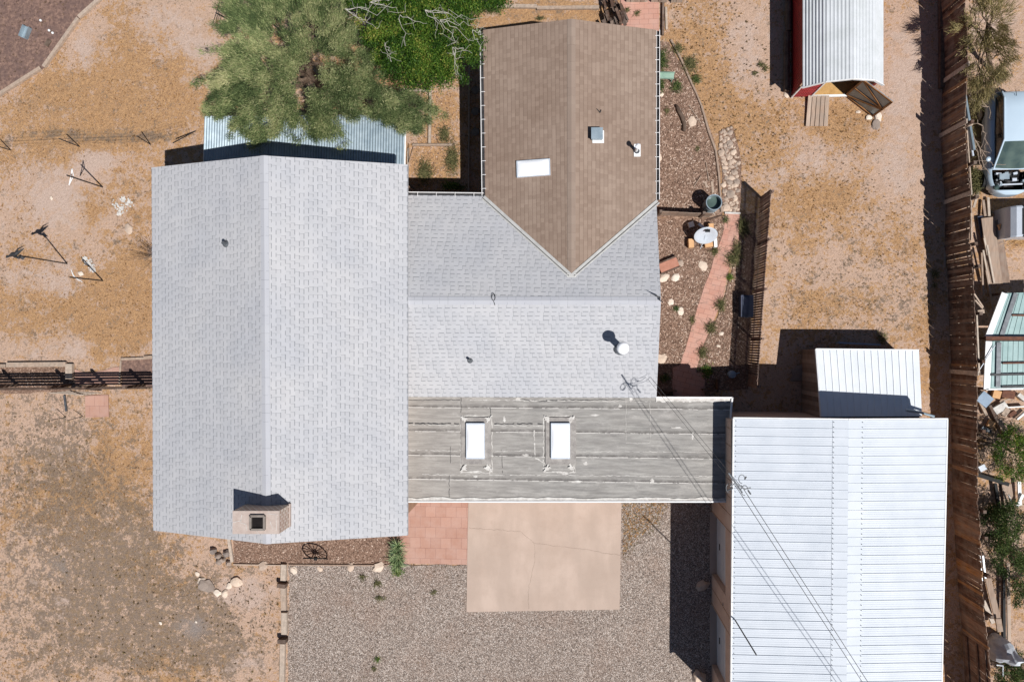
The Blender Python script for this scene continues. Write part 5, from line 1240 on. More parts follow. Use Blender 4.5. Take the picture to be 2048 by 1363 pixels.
def tree(name,label,cat,base,poly,zc,zt,nclump,cl,leafmat,trunkr=.16,nl=9,group=None,holes=(),trunkmat='bark',cen=None,extra_bare=0,outd=1.0,zlow=.45,sub=6,plumes=0):
    b=P(*base,0); PL=[]; tr=thing(name,label,cat,b,group); x0,y0,x1,y1=bbox(poly); cx,cy=cen or ((x0+x1)/2,(y0+y1)/2)
    top=P(cx,cy,zt*.55); mb=MB(); trunk=limb(mb,b-Vector((0,0,.05)),top,trunkr,trunkr*.6,5,.06)
    ends=[]
    for i in range(nl):
        x,y=rpt(poly); x=cx+(x-cx)*.85; y=cy+(y-cy)*.85
        f=math.hypot((x-cx)/((x1-x0)/2),(y-cy)/((y1-y0)/2)); z=zc+(zt-zc)*max(.1,(1-f*.8)); e=P(x,y,z*.9)
        s=trunk[R.choice([2,3,4,5])]; pts=limb(mb,s,e,trunkr*.45,.02,7,.1); ends.append(e)
        for _ in range(sub):
            q=R.choice(pts[2:]); xx,yy=rpt(poly)
            if abs(xx-x)+abs(yy-y)<200: limb(mb,q,q.lerp(P(xx,yy,z),R.uniform(.2,.5)),.018,.006,4,.15)
    mb.build('trunk',M[trunkmat],tr)
    mb=MB(); k_=0
    while len(PL)<plumes:
        x,y=rpt(poly)
        if any((x-hx)**2+(y-hy)**2<(hr*1.3)**2 for hx,hy,hr in holes): continue
        PL.append((x,y,R.uniform(-.9,.5),R.gauss(0,.2)))
    while k_<nclump:
        if plumes:
            q_=PL[k_%plumes]; al=R.uniform(-.55,.55); ox,oy=q_[0]-cx,q_[1]-cy; ol=math.hypot(ox,oy)+1e-3
            x=q_[0]+ox/ol*al*46+R.gauss(0,8)*(1-abs(al)); y=q_[1]+oy/ol*al*46+R.gauss(0,8)*(1-abs(al))
            if not inpoly(x,y,poly) and R.random()<.8: k_+=1; continue
        else: x,y=rpt(poly)
        if any((x-hx)**2+(y-hy)**2<hr*hr for hx,hy,hr in holes) : continue
        f=min(1,math.hypot((x-cx)/((x1-x0)/2),(y-cy)/((y1-y0)/2)))
        dome=math.sqrt(max(.02,1-f*f)); zz=zc+(zt-zc)*dome*R.uniform(zlow,1.0)+mnoise.noise(Vector((x*.02,y*.02,1)))*.5
        if plumes: zz=zc+(zt-zc)*dome*(.72+.22*q_[2])-al*al*.5+R.gauss(0,.06)
        c=P(x,y,max(.4,zz)); out=(c-Vector((top.x,top.y,zc))); 
        if out.length>0: out.normalize()
        g_=mnoise.noise(Vector((x*.03,y*.03,5)))
        if not plumes and g_<-.13 and R.random()<.85: k_+=1; continue
        dv=(out*outd+Vector((0,0,.25)))
        tb_=R.gauss(0,.12)+(q_[3]+.12*q_[2] if plumes else 0); hz=.25*(c.z-zc)/(zt-zc+.01); clump(mb,c,cl[0],cl[1],cl[2],cl[3],max(0,.02+g_*.4+tb_+hz),min(1,max(.2,.72+g_*.4+tb_+hz)),dv,cl[4]); k_+=1  # higher clumps tinted lighter, inner ones darker: crown shading put into leaf colour
    mb.build('crown',leafmat,tr); return tr,top
TAM=[(455,-60),(447,40),(432,110),(420,150),(398,165),(402,180),(430,190),(405,205),(410,226),(442,238),(478,265),(505,280),(532,284),(560,268),(600,264),(622,280),(648,270),(682,280),(705,284),(692,258),(715,232),(760,236),(788,258),(832,278),(852,252),(880,238),(872,215),(848,192),(815,182),(788,190),(762,172),(745,130),(728,110),(715,80),(695,40),(690,-60)]
tree('feathery_tree','large grey green feathery tree spreading over the lean-to shelter roof','tree',(645,175),TAM,1.9,5.0,3300,(.17,84,.135,.0095,1.15),M['tam'],.2,16,None,((610,148,16),(560,80,10),(640,172,9),(555,45,8),(735,205,14),(600,200,8)),zlow=.35,outd=1.0,cen=(600,110),plumes=235)
MES=[(690,-60),(692,10),(700,45),(722,66),(738,90),(745,120),(770,150),(788,172),(825,182),(868,172),(900,150),(925,142),(950,120),(966,96),(966,62),(948,24),(1000,8),(1030,-20),(1020,-60)]
mtree,mtop=tree('green_tree','bright green leafy tree with bare pale twigs beside the brown roof','tree',(830,60),MES,2.0,4.4,2300,(.21,58,.075,.024,1.4),M['mesq'],.14,12,None,((712,70,14),(735,95,10),(755,150,8)),zlow=.3,outd=.3,cen=(845,45),trunkmat='bark',plumes=135)
mb=MB()
for (x,y,L,n) in ((690,18,120,7),(740,5,110,6),(850,20,120,7),(880,40,100,5),(905,95,80,5),(770,85,60,3),(800,30,90,4),(945,60,60,3)):
    for _ in range(max(2,int(n*.6))):
        a=R.uniform(-.6,1.6); e=(x+math.cos(a)*L*R.uniform(.4,1),y+math.sin(a)*L*R.uniform(.3,.8)); z=4.35
        s=P(x,y,z); e=(min(960,e[0]),e[1]); ep=P(*e,z+R.uniform(-.3,.2)); pts=limb(mb,s,ep,.009,.004,7,.16)
        for _ in range(4): q=R.choice(pts[2:]); limb(mb,q,q+Vector((R.gauss(0,.2),R.gauss(0,.2),R.uniform(0,.15))),.0045,.0025,3,.2)
mb.build('bare_twigs',M['pale_twig'],mtree)
DRY=[(1935,-60),(1930,0),(1922,40),(1890,68),(1884,80),(1925,78),(1930,110),(1934,150),(1930,180),(1950,215),(1972,200),(1990,165),(2020,150),(2030,100),(2018,50),(2012,-60)]
dtree,dt=tree('dry_tree','sparse olive tan dry tree leaning over the fence beside the silver car','tree',(1985,150),DRY,1.2,2.0,240,(.18,46,.30,.011,.45),M['dryfol'],.09,10,None,(),zlow=.2,outd=.8,cen=(1975,50))
mb=MB()
for a,b in (((1960,210),(1905,150)),((1955,150),(2048,140)),((1960,190),(1985,240)),((2048,110),(1990,150)),((1945,160),(1935,240)),((1975,215),(1940,170)),((1960,300),(1985,330)),((2000,20),(2030,90)),((1955,240),(1975,290)),((1935,150),(2000,165)),((1950,280),(1980,350)),((1945,270),(1962,340))):
    pts=limb(mb,P(*a,.9),P(*b,1.0),.018,.008,7,.12)
    for _ in range(6): q=R.choice(pts); limb(mb,q,q+Vector((R.gauss(0,.35),R.gauss(0,.35),R.gauss(0,.1))),.008,.004,4,.15)
mb.build('bare_branches',M['timber'],dtree)
def bush(label,base,poly,zt,n,mat,leaf=.07,lw=.018,name='shrub',cat='shrub',group=None,zc=.3,tr=.04):
    return tree(name,label,cat,base,poly,zc,zt,n,(.16,40,leaf,lw,1.2),mat,tr,6,group,zlow=.2,outd=.3,sub=2)
def circ(cx,cy,rx,ry=None,n=14,j=.25): ry=ry or rx; return [(cx+math.cos(i*6.283/n)*rx*R.uniform(1-j,1+j),cy+math.sin(i*6.283/n)*ry*R.uniform(1-j,1+j)) for i in range(n)]
bush('bright green shrub among scrap boards at the right edge',(2025,905),circ(2032,900,46,62),1.5,260,M['mesq'])
bush('large dark green shrub right of the long pale board',(2020,1100),circ(2022,1075,52,70),2.2,420,M['shrub'])
bush('dark green shrub at the right edge below the larger one',(2040,1170),circ(2048,1165,30,50),1.6,170,M['shrub'])
bush('very dark shrub in the bottom right corner',(2030,1345),circ(2035,1340,42,40),1.2,180,M['shrub'])
bush('dark green shrub beside the pale board close to the fence',(1985,1045),circ(1985,1045,22,34),1.2,110,M['shrub'])
bush('low green weeds at the silver car front wheel',(1950,370),circ(1950,362,10,26),.4,60,M['greenweed'])
# small green weeds, each a thing
for x,y,rx,ry,h,lb,mk in ((1325,122,11,26,.5,'green weed clump at the north end of the brown eave','shrub'),(1322,172,9,16,.4,'green weed clump just below the green trough','shrub'),(1352,175,12,14,.35,'green weed in the bark bed right of the trough','shrub'),
   (1355,100,13,12,.3,'green weed right of the bark bed tip','greenweed'),(1380,130,18,18,.3,'loose green weed outside the log edging','greenweed'),(1392,160,12,10,.3,'round green weed right of the log edging','shrub'),(1334,222,6,7,.2,'tiny green weed above the curved branch','greenweed'),(1395,298,5,5,.2,'tiny dark weed in the middle of the bark bed','greenweed'),
   (1452,440,6,8,.3,'green weed at the top left of the paved path','shrub'),(1486,455,14,22,.4,'twiggy weed at the top right of the paved path','greenweed'),(1462,520,12,18,.35,'twiggy green weed halfway down the paved path','greenweed'),(1458,555,8,8,.3,'bright green weed right of the path middle','mesq'),(1430,503,7,10,.25,'twiggy weed left of the paved path','greenweed'),
   (1440,610,12,14,.35,'green weed right of the path beside the bin','greenweed'),(1421,655,12,14,.3,'green weed right of the lower path','greenweed'),(1404,705,10,16,.3,'green weed at the lower right path edge','greenweed'),(1413,742,12,14,.4,'yellow green weed where the path enters the shade','mesq'),(1385,640,5,12,.2,'small weed on the left path edge','greenweed'),(1352,617,8,6,.25,'green weed beside the white stone below the antenna','shrub'),
   (1472,505,10,30,.4,'tall twiggy weed against the picket fence shade','greenweed'),(1330,755,12,10,.3,'dark weed in the shaded court corner','shrub'),
   (1320,28,0,0,.2,'',''),(1255,22,7,5,.2,'small weed on the north paved walk, left one','greenweed'),(1274,29,7,7,.2,'small weed on the north paved walk, right one','greenweed'),
   (1523,130,7,7,.2,'dark green weed in the sandy yard left of the barn, upper','greenweed'),(1531,138,6,7,.2,'dark weed in the sandy yard left of the barn, right','greenweed'),(1510,147,5,4,.15,'dark weed in the sandy yard left of the barn, middle','greenweed'),
   (756,1316,8,6,.2,'bright green weed alone in the gravel','mesq'),(749,1336,6,6,.15,'olive weed below the bright green one in the gravel','greenweed'),(725,1152,8,6,.15,'olive weed in the gravel left of the yucca','greenweed'),(755,1166,10,9,.15,'yellowish weed in the gravel below the yucca','greenweed'),(760,1195,12,6,.12,'yellowish weed patch in the gravel','greenweed'),(868,1183,6,6,.15,'olive weed in the gravel left of the concrete slab','greenweed'),
   (797,1142,12,10,.3,'bright green grass at the foot of the yucca','mesq'),
   (905,320,16,34,.3,'green weed patch in the small yard left of the brown roof','greenweed'),(900,372,22,10,.3,'bright green grass at the bottom of the small yard','mesq'),(850,345,18,26,.25,'dull green weeds right of the slanting stake','greenweed'),(915,375,20,8,.25,'green grass reaching into the roof shade','shrub'),(890,270,14,20,.25,'dry green weeds above the small yard','greenweed'),
   (1762,675,10,14,.4,'green weed in the shade above the small shed','greenweed'),(1868,548,8,10,.3,'pale weed in the fence shade, upper','greenweed'),(1868,570,6,6,.2,'pale weed in the fence shade, lower','greenweed'),
   (985,22,18,8,.3,'green weeds right of the bright tree near the top edge','greenweed'),(1080,38,10,4,.2,'small green weed above the brown roof peak','greenweed'),
   (1977,425,6,6,.2,'small green weed by the silver vehicle shell','greenweed')):
    if rx<=0: continue
    c_=P(x,y,0); mb=MB()
    n=int(max(50,rx*ry*1.7))
    for _ in range(n):
        q=P(x+R.gauss(0,.42)*rx,y+R.gauss(0,.42)*ry,0); q.z=R.uniform(0,h*.5)
        leaf_blade(mb,q,Vector((R.gauss(0,1),R.gauss(0,1),R.uniform(.2,1.4))),R.uniform(.06,.17),R.uniform(.015,.03),R.random(),.2,2)
    if 'twig' in lb or ('path' in lb and rx>8):
        for _ in range(16): limb(mb,c_,c_+Vector((R.gauss(0,.22),R.gauss(0,.2),R.uniform(.15,.4))),.007,.003,4,.2)
    tag(mb.build('weed',M[mk],origin=c_),lb,'weed')
# bare twiggy bush by house west wall
tb=thing('bare_bush','bare twiggy bush against the west eave of the grey house','bush',P(300,500,0)); mb=MB()
for _ in range(34):
    a=R.uniform(1.6,4.6); s=P(318,510,0); limb(mb,s,s+Vector((math.cos(a)*R.uniform(.5,1.1),math.sin(a)*R.uniform(.4,1.3),R.uniform(.3,.9))),.008,.003,5,.12)
mb.build('twigs',M['darkwood'],tb)
# twigs on ground lower left
mb=MB()
for _ in range(70):
    x=R.gauss(430,60); y=R.gauss(1190,60)
    if y>1100 and x<560: limb(mb,P(x,y,.02),P(x+R.gauss(0,14),y+R.gauss(0,14),.03),.006,.003,4,.2)
for _ in range(60):
    x=R.uniform(1370,1460); y=R.uniform(450,720); limb(mb,P(x,y,.03),P(x+R.gauss(0,14),y+R.gauss(0,12),.06),.006,.003,4,.2)
tag(mb.build('twig_litter',M['timber'],origin=(0,0,0)),'scattered bare twigs lying on the ground','twigs',kind='stuff')
# dead wood heap behind brown roof
dh=thing('dead_wood_stack','stack of dark dead branches and old boards behind the brown roof','wood stack',P(1222,25,0)); 
for i in range(26):
    x=R.uniform(1203,1245); y=R.uniform(-10,50); mb=MB(); a=P(x,y,R.uniform(.1,.6)); b=P(x+R.uniform(2,18),y+R.uniform(18,45),R.uniform(.1,.5)); mb.beam(a,b,R.uniform(.05,.13),.04,tint=R.random()*.6); mb.build('board',M['darkwood'],dh)
mb=MB(); board_panel(mb,[P(1247,5,0),P(1360,5,0)],.35,.12,.01,0,.5,1,.1,.06)
tag(mb.build('low_fence',M['timber']),'low grey board fence across the paved walk at the top edge','fence')

# ---------------------------------------------------------------- silver blue car without bonnet
cw=.88; cL=P(1968,280,.6); cx=cL.x+cw; yb=P(2010,184,.9).y; yf=P(2010,392,.5).y; LEN=yb-yf
car=thing('parked_car','silver blue car without its bonnet parked behind the fence','car',(cx,(yb+yf)/2,0))
def Y(f): return yb-LEN*f        # f=0 rear, 1 front
def xprof(f): # half width
    if f<.1: return cw*(.72+.24*math.sqrt(f/.1))
    if f>.72: return cw*(max(.0,1-((f-.72)/.285)**2.6))**(1/2.2)*.985
    return cw*(.96+.04*math.sin(f*3.14))
mb=MB(); st=[0,.015,.04,.07,.1,.16,.3,.45,.58,.66,.72,.76,.80,.84,.88,.91,.935,.955,.97,.985,.995,1.0]
def body_ring(f):
    w_=xprof(f); zt=.92 if f<.6 else .92-.16*(f-.6)/.4; y=Y(f); zl=.28 
    return [Vector((cx-w_*.9,y,zl)),Vector((cx-w_,y,.45)),Vector((cx-w_,y,.68)),Vector((cx-w_*.95,y,zt-.04)),Vector((cx-w_*.86,y,zt)),
            Vector((cx+w_*.86,y,zt)),Vector((cx+w_*.95,y,zt-.04)),Vector((cx+w_,y,.68)),Vector((cx+w_,y,.45)),Vector((cx+w_*.9,y,zl))]
rings=[body_ring(f) for f in st]; vs=[v for r_ in rings for v in r_]; fs=[]
for i in range(len(st)-1):
    for j in range(9):
        if j==4 and .76<=st[i]<.95: continue       # open engine bay
        fs.append((i*10+j,(i+1)*10+j,(i+1)*10+j+1,i*10+j+1))
fs.append(tuple(range(10))); fs.append(tuple(range((len(st)-1)*10,len(st)*10))[::-1])
mb.add(vs,fs); cb_=mb.build('body',M['carpaint'],car,smooth=False)
for p in cb_.data.polygons: p.use_smooth=True
mb=MB(); mb.box((cx,Y(.85),.35),(cw*1.4,LEN*.19,.06)); mb.build('engine_bay',M['dark'],car)
# greenhouse
def gh(f,zr,wr): return [Vector((cx-wr*1.12,Y(f),.9)),Vector((cx-wr,Y(f),zr)),Vector((cx+wr,Y(f),zr)),Vector((cx+wr*1.12,Y(f),.9))]
rw=.63
rs=[(.03,1.28),(.06,1.42),(.2,1.46),(.4,1.47),(.52,1.43)]
mb=MB(); vs=[];fs=[]; nn_=9
for f,z in rs:
    for i in range(nn_):
        a=i/(nn_-1)*2-1; vs.append(Vector((cx+a*rw,Y(f),z-.05*a*a)))
fs=[(i*nn_+j,(i+1)*nn_+j,(i+1)*nn_+j+1,i*nn_+j+1) for i in range(len(rs)-1) for j in range(nn_-1)]
mb.add(vs,fs); mb.build('roof',M['carpaint'],car,smooth=True)
mb=MB(); vs=[]
for f,z,hw in ((.52,1.42,rw),(.60,1.25,rw+.05),(.68,1.08,rw+.1),(.755,.93,rw+.13)):
    for i in range(nn_): a=i/(nn_-1)*2-1; vs.append(Vector((cx+a*hw,Y(f)+.06*a*a,z-.04*a*a)))
mb.add(vs,[(i*nn_+j,(i+1)*nn_+j,(i+1)*nn_+j+1,i*nn_+j+1) for i in range(3) for j in range(nn_-1)]); mb.build('windscreen',M['windscreen'],car,smooth=True)
mb=MB(); mb.add([(cx-rw*.95,Y(.03),1.27),(cx+rw*.95,Y(.03),1.27),(cx+rw*1.05,Y(.005),.93),(cx-rw*1.05,Y(.005),.93)],[(0,1,2,3)]); mb.build('rear_window',M['glass'],car)
for s in (-1,1):
    mb=MB(); mb.add([(cx+s*(rw),Y(.06),1.36),(cx+s*rw,Y(.5),1.37),(cx+s*(rw+.06),Y(.73),.94),(cx+s*(rw+.07),Y(.4),.94),(cx+s*(rw+.03),Y(.06),.94)],[(0,1,2,3,4)]); mb.build('side_window',M['glass'],car)
    mb=MB(); mb.tube([Vector((cx+s*rw,Y(.03),1.27)),Vector((cx+s*(rw+.01),Y(.1),1.42)),Vector((cx+s*(rw+.01),Y(.5),1.42)),Vector((cx+s*(rw+.12),Y(.76),.94))],.035,7); mb.build('roof_rail',M['carpaint'],car)
    mb=MB(); mb.lathe(Vector((cx+s*(cw+.07),Y(.66),.97)),[(.001,-.05),(.09,-.04),(.1,.02),(.07,.06),(.001,.07)],10); mb.build('mirror',M['carpaint'],car,smooth=True)
    mb=MB(); mb.lathe(Vector((cx+s*cw*.62,Y(.925),.72)),[(.001,0),(.1,.02),(.12,.06),(.001,.1)],10); mb.build('headlight',M['windscreen'],car,smooth=True)
    for f in (.17,.83):
        mb=MB(); Ry=Matrix.Rotation(rad(90),3,'Y'); c_=Vector((cx+s*(cw-.1),Y(f),.31)); mb.lathe(c_,[(.19,-.1),(.31,-.1),(.32,0),(.31,.1),(.19,.1)],18,m=Ry)
        wh=mb.build('wheel',M['black'],car); mb=MB(); mb.lathe(c_,[(.001,.09*s),(.18,.08*s),(.19,.06*s)],14,m=Ry); mb.build('rim',M['silver'],wh)
random.seed(3)
for i in range(34):
    x=cx+R.uniform(-.5,.5); y=Y(R.uniform(.78,.915)); sx,sy=R.uniform(.05,.2),R.uniform(.04,.12)
    mb=MB(); mb.box((x,y,.62+R.uniform(0,.08)),(sx,sy,.12),rz=R.uniform(-.3,.3)); mb.build('engine_part',M[R.choice(['silver','black','galv','steel','black','bronze'])],car)
mb=MB(); mb.beam((cx-.4,Y(.9),.72),(cx+.4,Y(.895),.72),.05,.05); mb.build('engine_part',M['silver'],car)
mb=MB(); mb.box((cx-.25,Y(.82),.7),(.35,.2,.14)); mb.build('battery',M['galv'],car)
mb=MB(); mb.tube([Vector((cx-.25,Y(.09),1.46)),Vector((cx-.3,Y(.03),1.5))],.01,5); mb.build('antenna',M['black'],car)
# second vehicle shell
vc=P(2003,408,0); v0=P(2004,412,.95); v1=P(2012,474,.95)
vs_=thing('vehicle_shell','white and silver vehicle cab shell with open window frame below the blue car','vehicle shell',(v0.x+.6,(v0.y+v1.y)/2,0))
x0=P(1985+20,440,.5).x; ya=v0.y; yb2=v1.y
mb=MB(); prof=[(0,.0),(.0,.62),(.07,.86),(.2,1.0),(.40,1.05)]
vs=[];
for y in (ya,ya-.05,yb2+.05,yb2):
    for x,z in prof: vs.append(Vector((x0+x,y,z*(.97 if y in (ya,yb2) else 1))))
mb.add(vs,[(i*5+j,(i+1)*5+j,(i+1)*5+j+1,i*5+j+1) for i in range(3) for j in range(4)]); mb.add([(x0,ya,0),(x0+1.7,ya,0),(x0+1.7,ya,1.0),(x0+.36,ya,1.02),(x0+.2,ya,.97),(x0+.1,ya,.8),(x0,ya,.48)],[(0,1,2,3,4,5,6)])
mb.add([(x0,yb2,0),(x0+1.7,yb2,0),(x0+1.7,yb2,1.0),(x0+.36,yb2,1.02),(x0+.2,yb2,.97),(x0+.1,yb2,.8),(x0,yb2,.48)],[(6,5,4,3,2,1,0)])
mb.build('shell',M['silver'],vs_,smooth=False)
mb=MB()
for a,b in (((.4,-.06),(1.7,-.06)),((.4,-1.1),(1.7,-1.1)),((.42,-.1),(.42,-1.06))): mb.beam((x0+a[0],ya+a[1],1.03),(x0+b[0],ya+b[1],1.03),.1,.05)
mb.build('window_frame',M['black'],vs_)
mb=MB(); mb.box((x0+1.1,(ya+yb2)/2,.99),(1.3,1.0,.05)); mb.build('bed_panel',M['stucco'],vs_)
mb=MB(); mb.box((x0+.75,ya-.45,1.1),(.45,.35,.2),rz=.7); tag(mb.build('crate',M['teal']),'teal box lying inside the silver vehicle shell','box')
# neighbour's mint green metal structure
ms=thing('mint_canopy','low canopy of mint green metal sheets with rusty beams at the right edge','canopy',P(2020,680,0))
zc_=1.15
u0=P(2012,586,zc_); u1=P(2120,582,zc_); u2=P(2120,676,zc_+.02); u3=P(1978,676,zc_+.02)
l0=P(1976,682,zc_); l1=P(2120,682,zc_); l2=P(2120,776,zc_); l3=P(1972,778,zc_)
def ribq(a,b,c,d,n,mat):  # a-b top edge, d-c bottom edge ; seams a->d
    mb=MB(); 
    q=[d,c,b,a]; mb.slab(q if (q[1]-q[0]).cross(q[2]-q[0]).z>0 else q[::-1],.03)
    for i in range(n+1):
        mb.beam(a.lerp(b,i/n)+Vector((0,0,.008)),d.lerp(c,i/n)+Vector((0,0,.008)),.02,.014)
    return mb.build('roof_sheet',mat,ms)
ribq(u0,u1,u2,u3,12,M['mint']); ribq(l0,l1,l2,l3,14,M['mint'])
mb=MB(); mb.beam(u0+Vector((-.05,0,.0)),u3+Vector((-.05,0,0)),.22,.05); mb.beam(l0+Vector((0.02,0,0)),l3+Vector((.02,0,0)),.22,.05); mb.beam(l3,l3.lerp(l2,.5),.06,.05); mb.build('edge_trim',M['white'],ms)
mb=MB(); mb.beam(P(1970,676,1.3),P(2120,677,1.3),.14,.12); mb.build('beam',M['rust'],ms)
for a,b in (((2024,630),(2120,632)),((2005,726),(2120,724))): mb=MB(); mb.beam(P(*a,1.22),P(*b,1.22),.06,.05,tint=.4); mb.build('purlin',M['rust'],ms)
mb=MB(); mb.beam(P(2032,586,1.2),P(2003,672,1.2),.16,.02); mb.beam(P(1998,684,1.2),P(1996,774,1.2),.16,.02); mb.build('shadow_strip',M['steel'],ms)  # dark strips stand in for shadow bands running down the sheets
mb=MB(); mb.beam(P(1982,749,1.2),P(2120,746,1.2),.08,.03); mb.beam(P(2004,773,1.2),P(2120,770,1.2),.07,.03); mb.build('shadow_cross_strip',M['bronze'],ms)  # shadow bars across the lower sheet, made as dark strips
for q in (u0,u3,l3,P(2110,590,zc_),P(2110,770,zc_)): mb=MB(); mb.beam((q.x+.1,q.y,0),(q.x+.1,q.y,zc_-.04),.09,.09); mb.build('post',M['darkwood'],ms)
mb=MB(); mb.tube([P(1958,740,1.2),P(1990,690,1.25)],.02,6); tag(mb.build('pole',M['silver']),'thin silver pole leaning on the mint canopy','pole')
# pipes and planks stacked behind the fence
def plank(a,b,wd,ht,mat,lb,z0=.1,z1=.1,cat='board',name='scrap_board',grp=None,tint=.6):
    mb=MB(); mb.beam(P(*a,z0),P(*b,z1),wd,ht,tint=tint); return tag(mb.build(name,M[mat]),lb,cat,grp)
mb=MB(); mb.tube([P(1930,190,1.3),P(1948,300,1.25)],.05,8); tag(mb.build('pipe',M['galv']),'long galvanised pipe behind the fence beside the blue car','pipe')
mb=MB(); mb.tube([P(1927,200,1.2),P(1946,312,1.15)],.04,8); tag(mb.build('pipe',M['silver']),'thinner bright pipe left of the galvanised one','pipe')
plank((1933,262),(1942,385),.04,.1,'timber','long pale board on the back of the fence beside the car',1.2,1.2)
plank((1942,395),(1942,480),.04,.08,'timber','narrow pale board below the long pale one behind the fence',1.3,1.3)
plank((1934,250),(1944,248),.12,.1,'timber','short brown block crossing the galvanised pipe',1.4,1.4)
plank((1975,435),(1992,568),.46,.03,'deck','wide grey plywood sheet lying between fence and vehicle shell',.25,.25,tint=.5)
plank((1992,440),(2012,568),.3,.03,'deck','tan stained plywood sheet right of the wide grey one',.2,.2,tint=.1)
plank((2001,448),(2008,472),.2,.1,'orange','short tan board leaning by the vehicle shell',.4,.2)
plank((1976,395),(1978,432),.09,.05,'timber','pale upright board above the grey plywood, right one',.1,.2,tint=.9)
plank((1966,400),(1970,432),.09,.05,'timber','grey board above the grey plywood, left one',.1,.2,tint=.3)
plank((1956,385),(1947,415),.08,.05,'timber','bent tan board close to the fence below the car',.2,.2,tint=.8)
plank((1960,432),(1968,475),.2,.05,'bin','dark panel left of the grey plywood',.1,.1)
for i,((a,b),t_) in enumerate(((((1968,476),(1975,510)),1),(((1966,500),(1978,566)),.9),(((1974,490),(1988,566)),1),(((1963,505),(1966,590)),.2),(((1972,540),(1988,630)),.4),(((1968,470),(1972,500)),.6))):
    plank(a,b,.06,.05,'timber',['pale plank at the top of the plank pile','longest left pale plank in the plank pile','pale plank right in the plank pile','dark grey plank left in the plank pile','long grey plank reaching the mint canopy','short plank at the upper left of the pile'][i],.35,.3,grp='planks piled behind the fence',tint=t_)
plank((1947,586),(1978,632),.05,.04,'timber','thin grey lath leaning from the fence to the canopy',1.5,.3)
plank((1950,600),(1972,625),.05,.04,'timber','second thin lath beside the leaning one',1.5,.4)
plank((1955,624),(1968,622),.14,.06,'timber','short grey board end by the leaning laths',1.0,1.0)
plank((1958,746),(1976,745),.14,.06,'timber','short grey board end by the canopy corner',1.0,1.0)
plank((1953,624),(1958,745),.05,.05,'timber','long pale lath along the back of the fence by the canopy',1.5,1.5,tint=1)
# junk below canopy
jl=[((1958,790),(1978,806),.45,'blueboard','pale blue square panel below the canopy corner'),((1988,822),(2012,808),.28,'seal','pale grey box side among the scrap'),((2005,830),(2015,816),.2,'timber','short tan board end among the scrap'),((2013,814),(2048,812),.04,'white','thin white strip above the green shrub'),((2033,838),(2052,822),.06,'white','bright white strip at the right edge'),
 ((1996,838),(2012,870),.2,'deck','weathered board left of the bright green shrub'),((1975,845),(1988,850),.25,'orange','tan slab in the scrap heap'),((1957,800),(1972,830),.08,'timber','thin board close to the fence in the scrap'),((1999,803),(2020,797),.06,'timber','thin pale stick below the canopy edge'),
 ((1985,786),(2000,790),.3,'orange','tan flat box under the canopy edge'),((2003,786),(2028,790),.3,'rust','rust brown sheet under the canopy edge'),((2035,788),(2050,800),.15,'seal','white crumpled panel at the right edge'),((1962,855),(1980,862),.14,'steel','grey metal part near the fence'),((1958,885),(1995,893),.1,'log','dark board lying near the fence'),
 ((1956,870),(1990,885),.08,'darkwood','dark thin board above the longer dark one'),((1960,930),(1966,940),.25,'silver','pale metal box left of the black timber cross'),((2016,832),(2030,822),.14,'rust','rusty piece beside the pale box side'),((1978,810),(1992,840),.1,'darkwood','dark stick across the scrap heap')]
for a,b,wd,mk,lb in jl: plank(a,b,wd,R.uniform(.04,.18),mk,lb,.12,.14,'scrap')
plank((1952,948),(2017,968),.14,.1,'black','black timber crossbar lying in the neighbour yard',.2,.2,'timber')
plank((1990,966),(1999,1022),.1,.1,'black','black timber stem running down from the crossbar',.15,.15,'timber')
plank((2013,968),(2030,1100),.35,.03,'deck','wide grey sheet lying at the right edge above the dark shrub',.1,.1,tint=.6)
plank((2038,962),(2040,1010),.12,.05,'white','white board at the right edge above the grey sheet',.2,.2)
plank((2017,988),(2028,1018),.05,.04,'seal','pale slanting stick in front of the grey sheet',.3,.3)
plank((2046,988),(2034,1012),.1,.04,'white','white slanting board in front of the grey sheet',.3,.3)
plank((1957,1110),(1962,1160),.09,.08,'silver','silver rail close to the fence by the big shrub',.9,.9)
plank((1965,1110),(1970,1155),.05,.08,'silver','thin silver rail beside the wider one',.8,.8)
plank((1972,1140),(1996,1240),.22,.04,'deck','long grey board slanting below the big shrub',.3,.3,tint=.4)
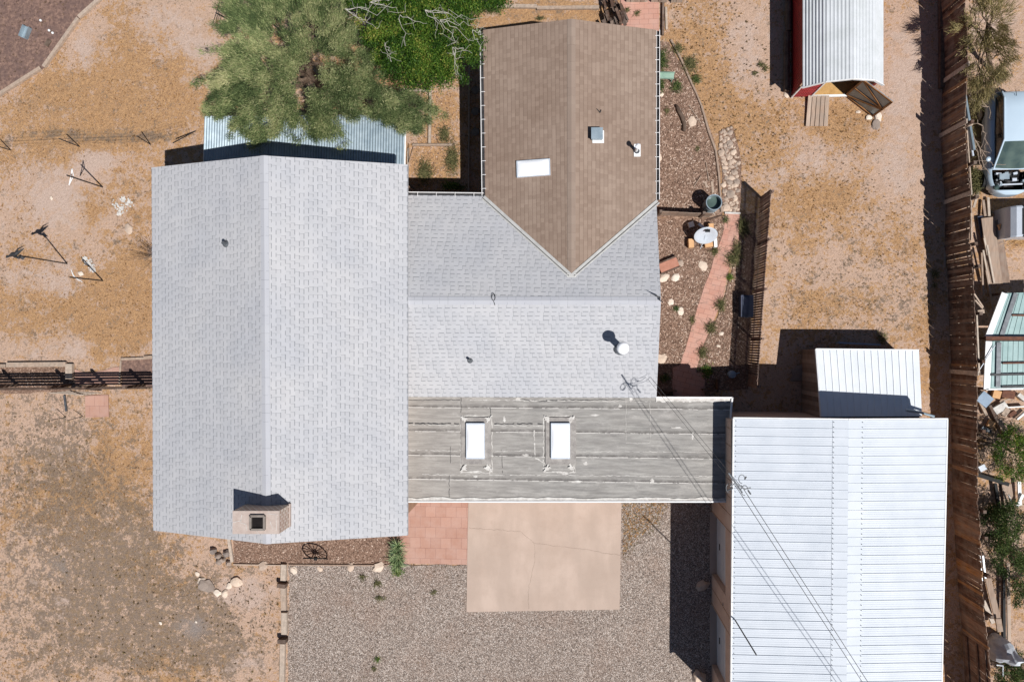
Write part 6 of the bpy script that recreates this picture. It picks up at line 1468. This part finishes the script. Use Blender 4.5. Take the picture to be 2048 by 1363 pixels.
plank((1966,1200),(1986,1245),.14,.06,'timber','pale wooden board right behind the fence',1.0,1.0,tint=1)
plank((1996,1236),(2000,1262),.2,.06,'timber','short brown box at the lower end of the grey board',.5,.5,tint=.2)
plank((2008,1135),(2008,1290),.1,.06,'black','long black pipe right of the sandy strip',.2,.2,'pipe','pipe')
plank((2016,1125),(2018,1290),.12,.06,'deck','long grey board right of the black pipe',.2,.2,tint=.9)
plank((1992,1328),(2006,1330),.04,.08,'steel','short silver rail in the bottom right corner',.8,.8)
plank((2005,1330),(2005,1350),.04,.08,'steel','upright silver rail below the short one',.8,.8)
# tarp covered heap
tc=P(1990,1290,0); mb=MB(); bm=__import__('bmesh').new(); __import__('bmesh').ops.create_icosphere(bm,subdivisions=3,radius=1)
vs=[]
for v in bm.verts:
    n_=mnoise.noise(v.co*1.6)*.35+mnoise.noise(v.co*5)*.12; q=v.co*(1+n_); vs.append(tc+Vector((q.x*.45,q.y*.42,max(-.05,q.z)*1.35)))
mb.add(vs,[tuple(v.index for v in f.verts) for f in bm.faces]); bm.free()
tag(mb.build('covered_heap',M['tarp'],origin=tc),'heap covered with crumpled white sheeting behind the fence','covered heap')
# straw by vehicle shell
mb=MB()
for _ in range(260):
    q=P(R.gauss(2035,18),R.gauss(483,8),R.uniform(.05,.3)); a=R.gauss(.3,.6); d=Vector((math.cos(a),math.sin(a),R.gauss(0,.2))); leaf_blade(mb,q,d,R.uniform(.3,.7),.015,R.uniform(.6,1),.1,2)
tag(mb.build('straw',M['dry'],origin=P(2035,483,0)),'loose golden straw below the vehicle shell','straw',kind='stuff')
mb=MB()
for _ in range(900):
    x,y=rpt([(1935,140),(1960,160),(1975,200),(1962,300),(1950,340),(1940,260)]); leaf_blade(mb,P(x,y,R.uniform(.05,.5)),Vector((R.gauss(0,1),R.gauss(0,1),R.uniform(0,.6))),R.uniform(.15,.4),.015,R.uniform(.3,.9),.2,2)
tag(mb.build('dry_brush',M['dryfol'],origin=P(1950,240,0)),'dry tan brush between the fence and the blue car','brush',kind='stuff')
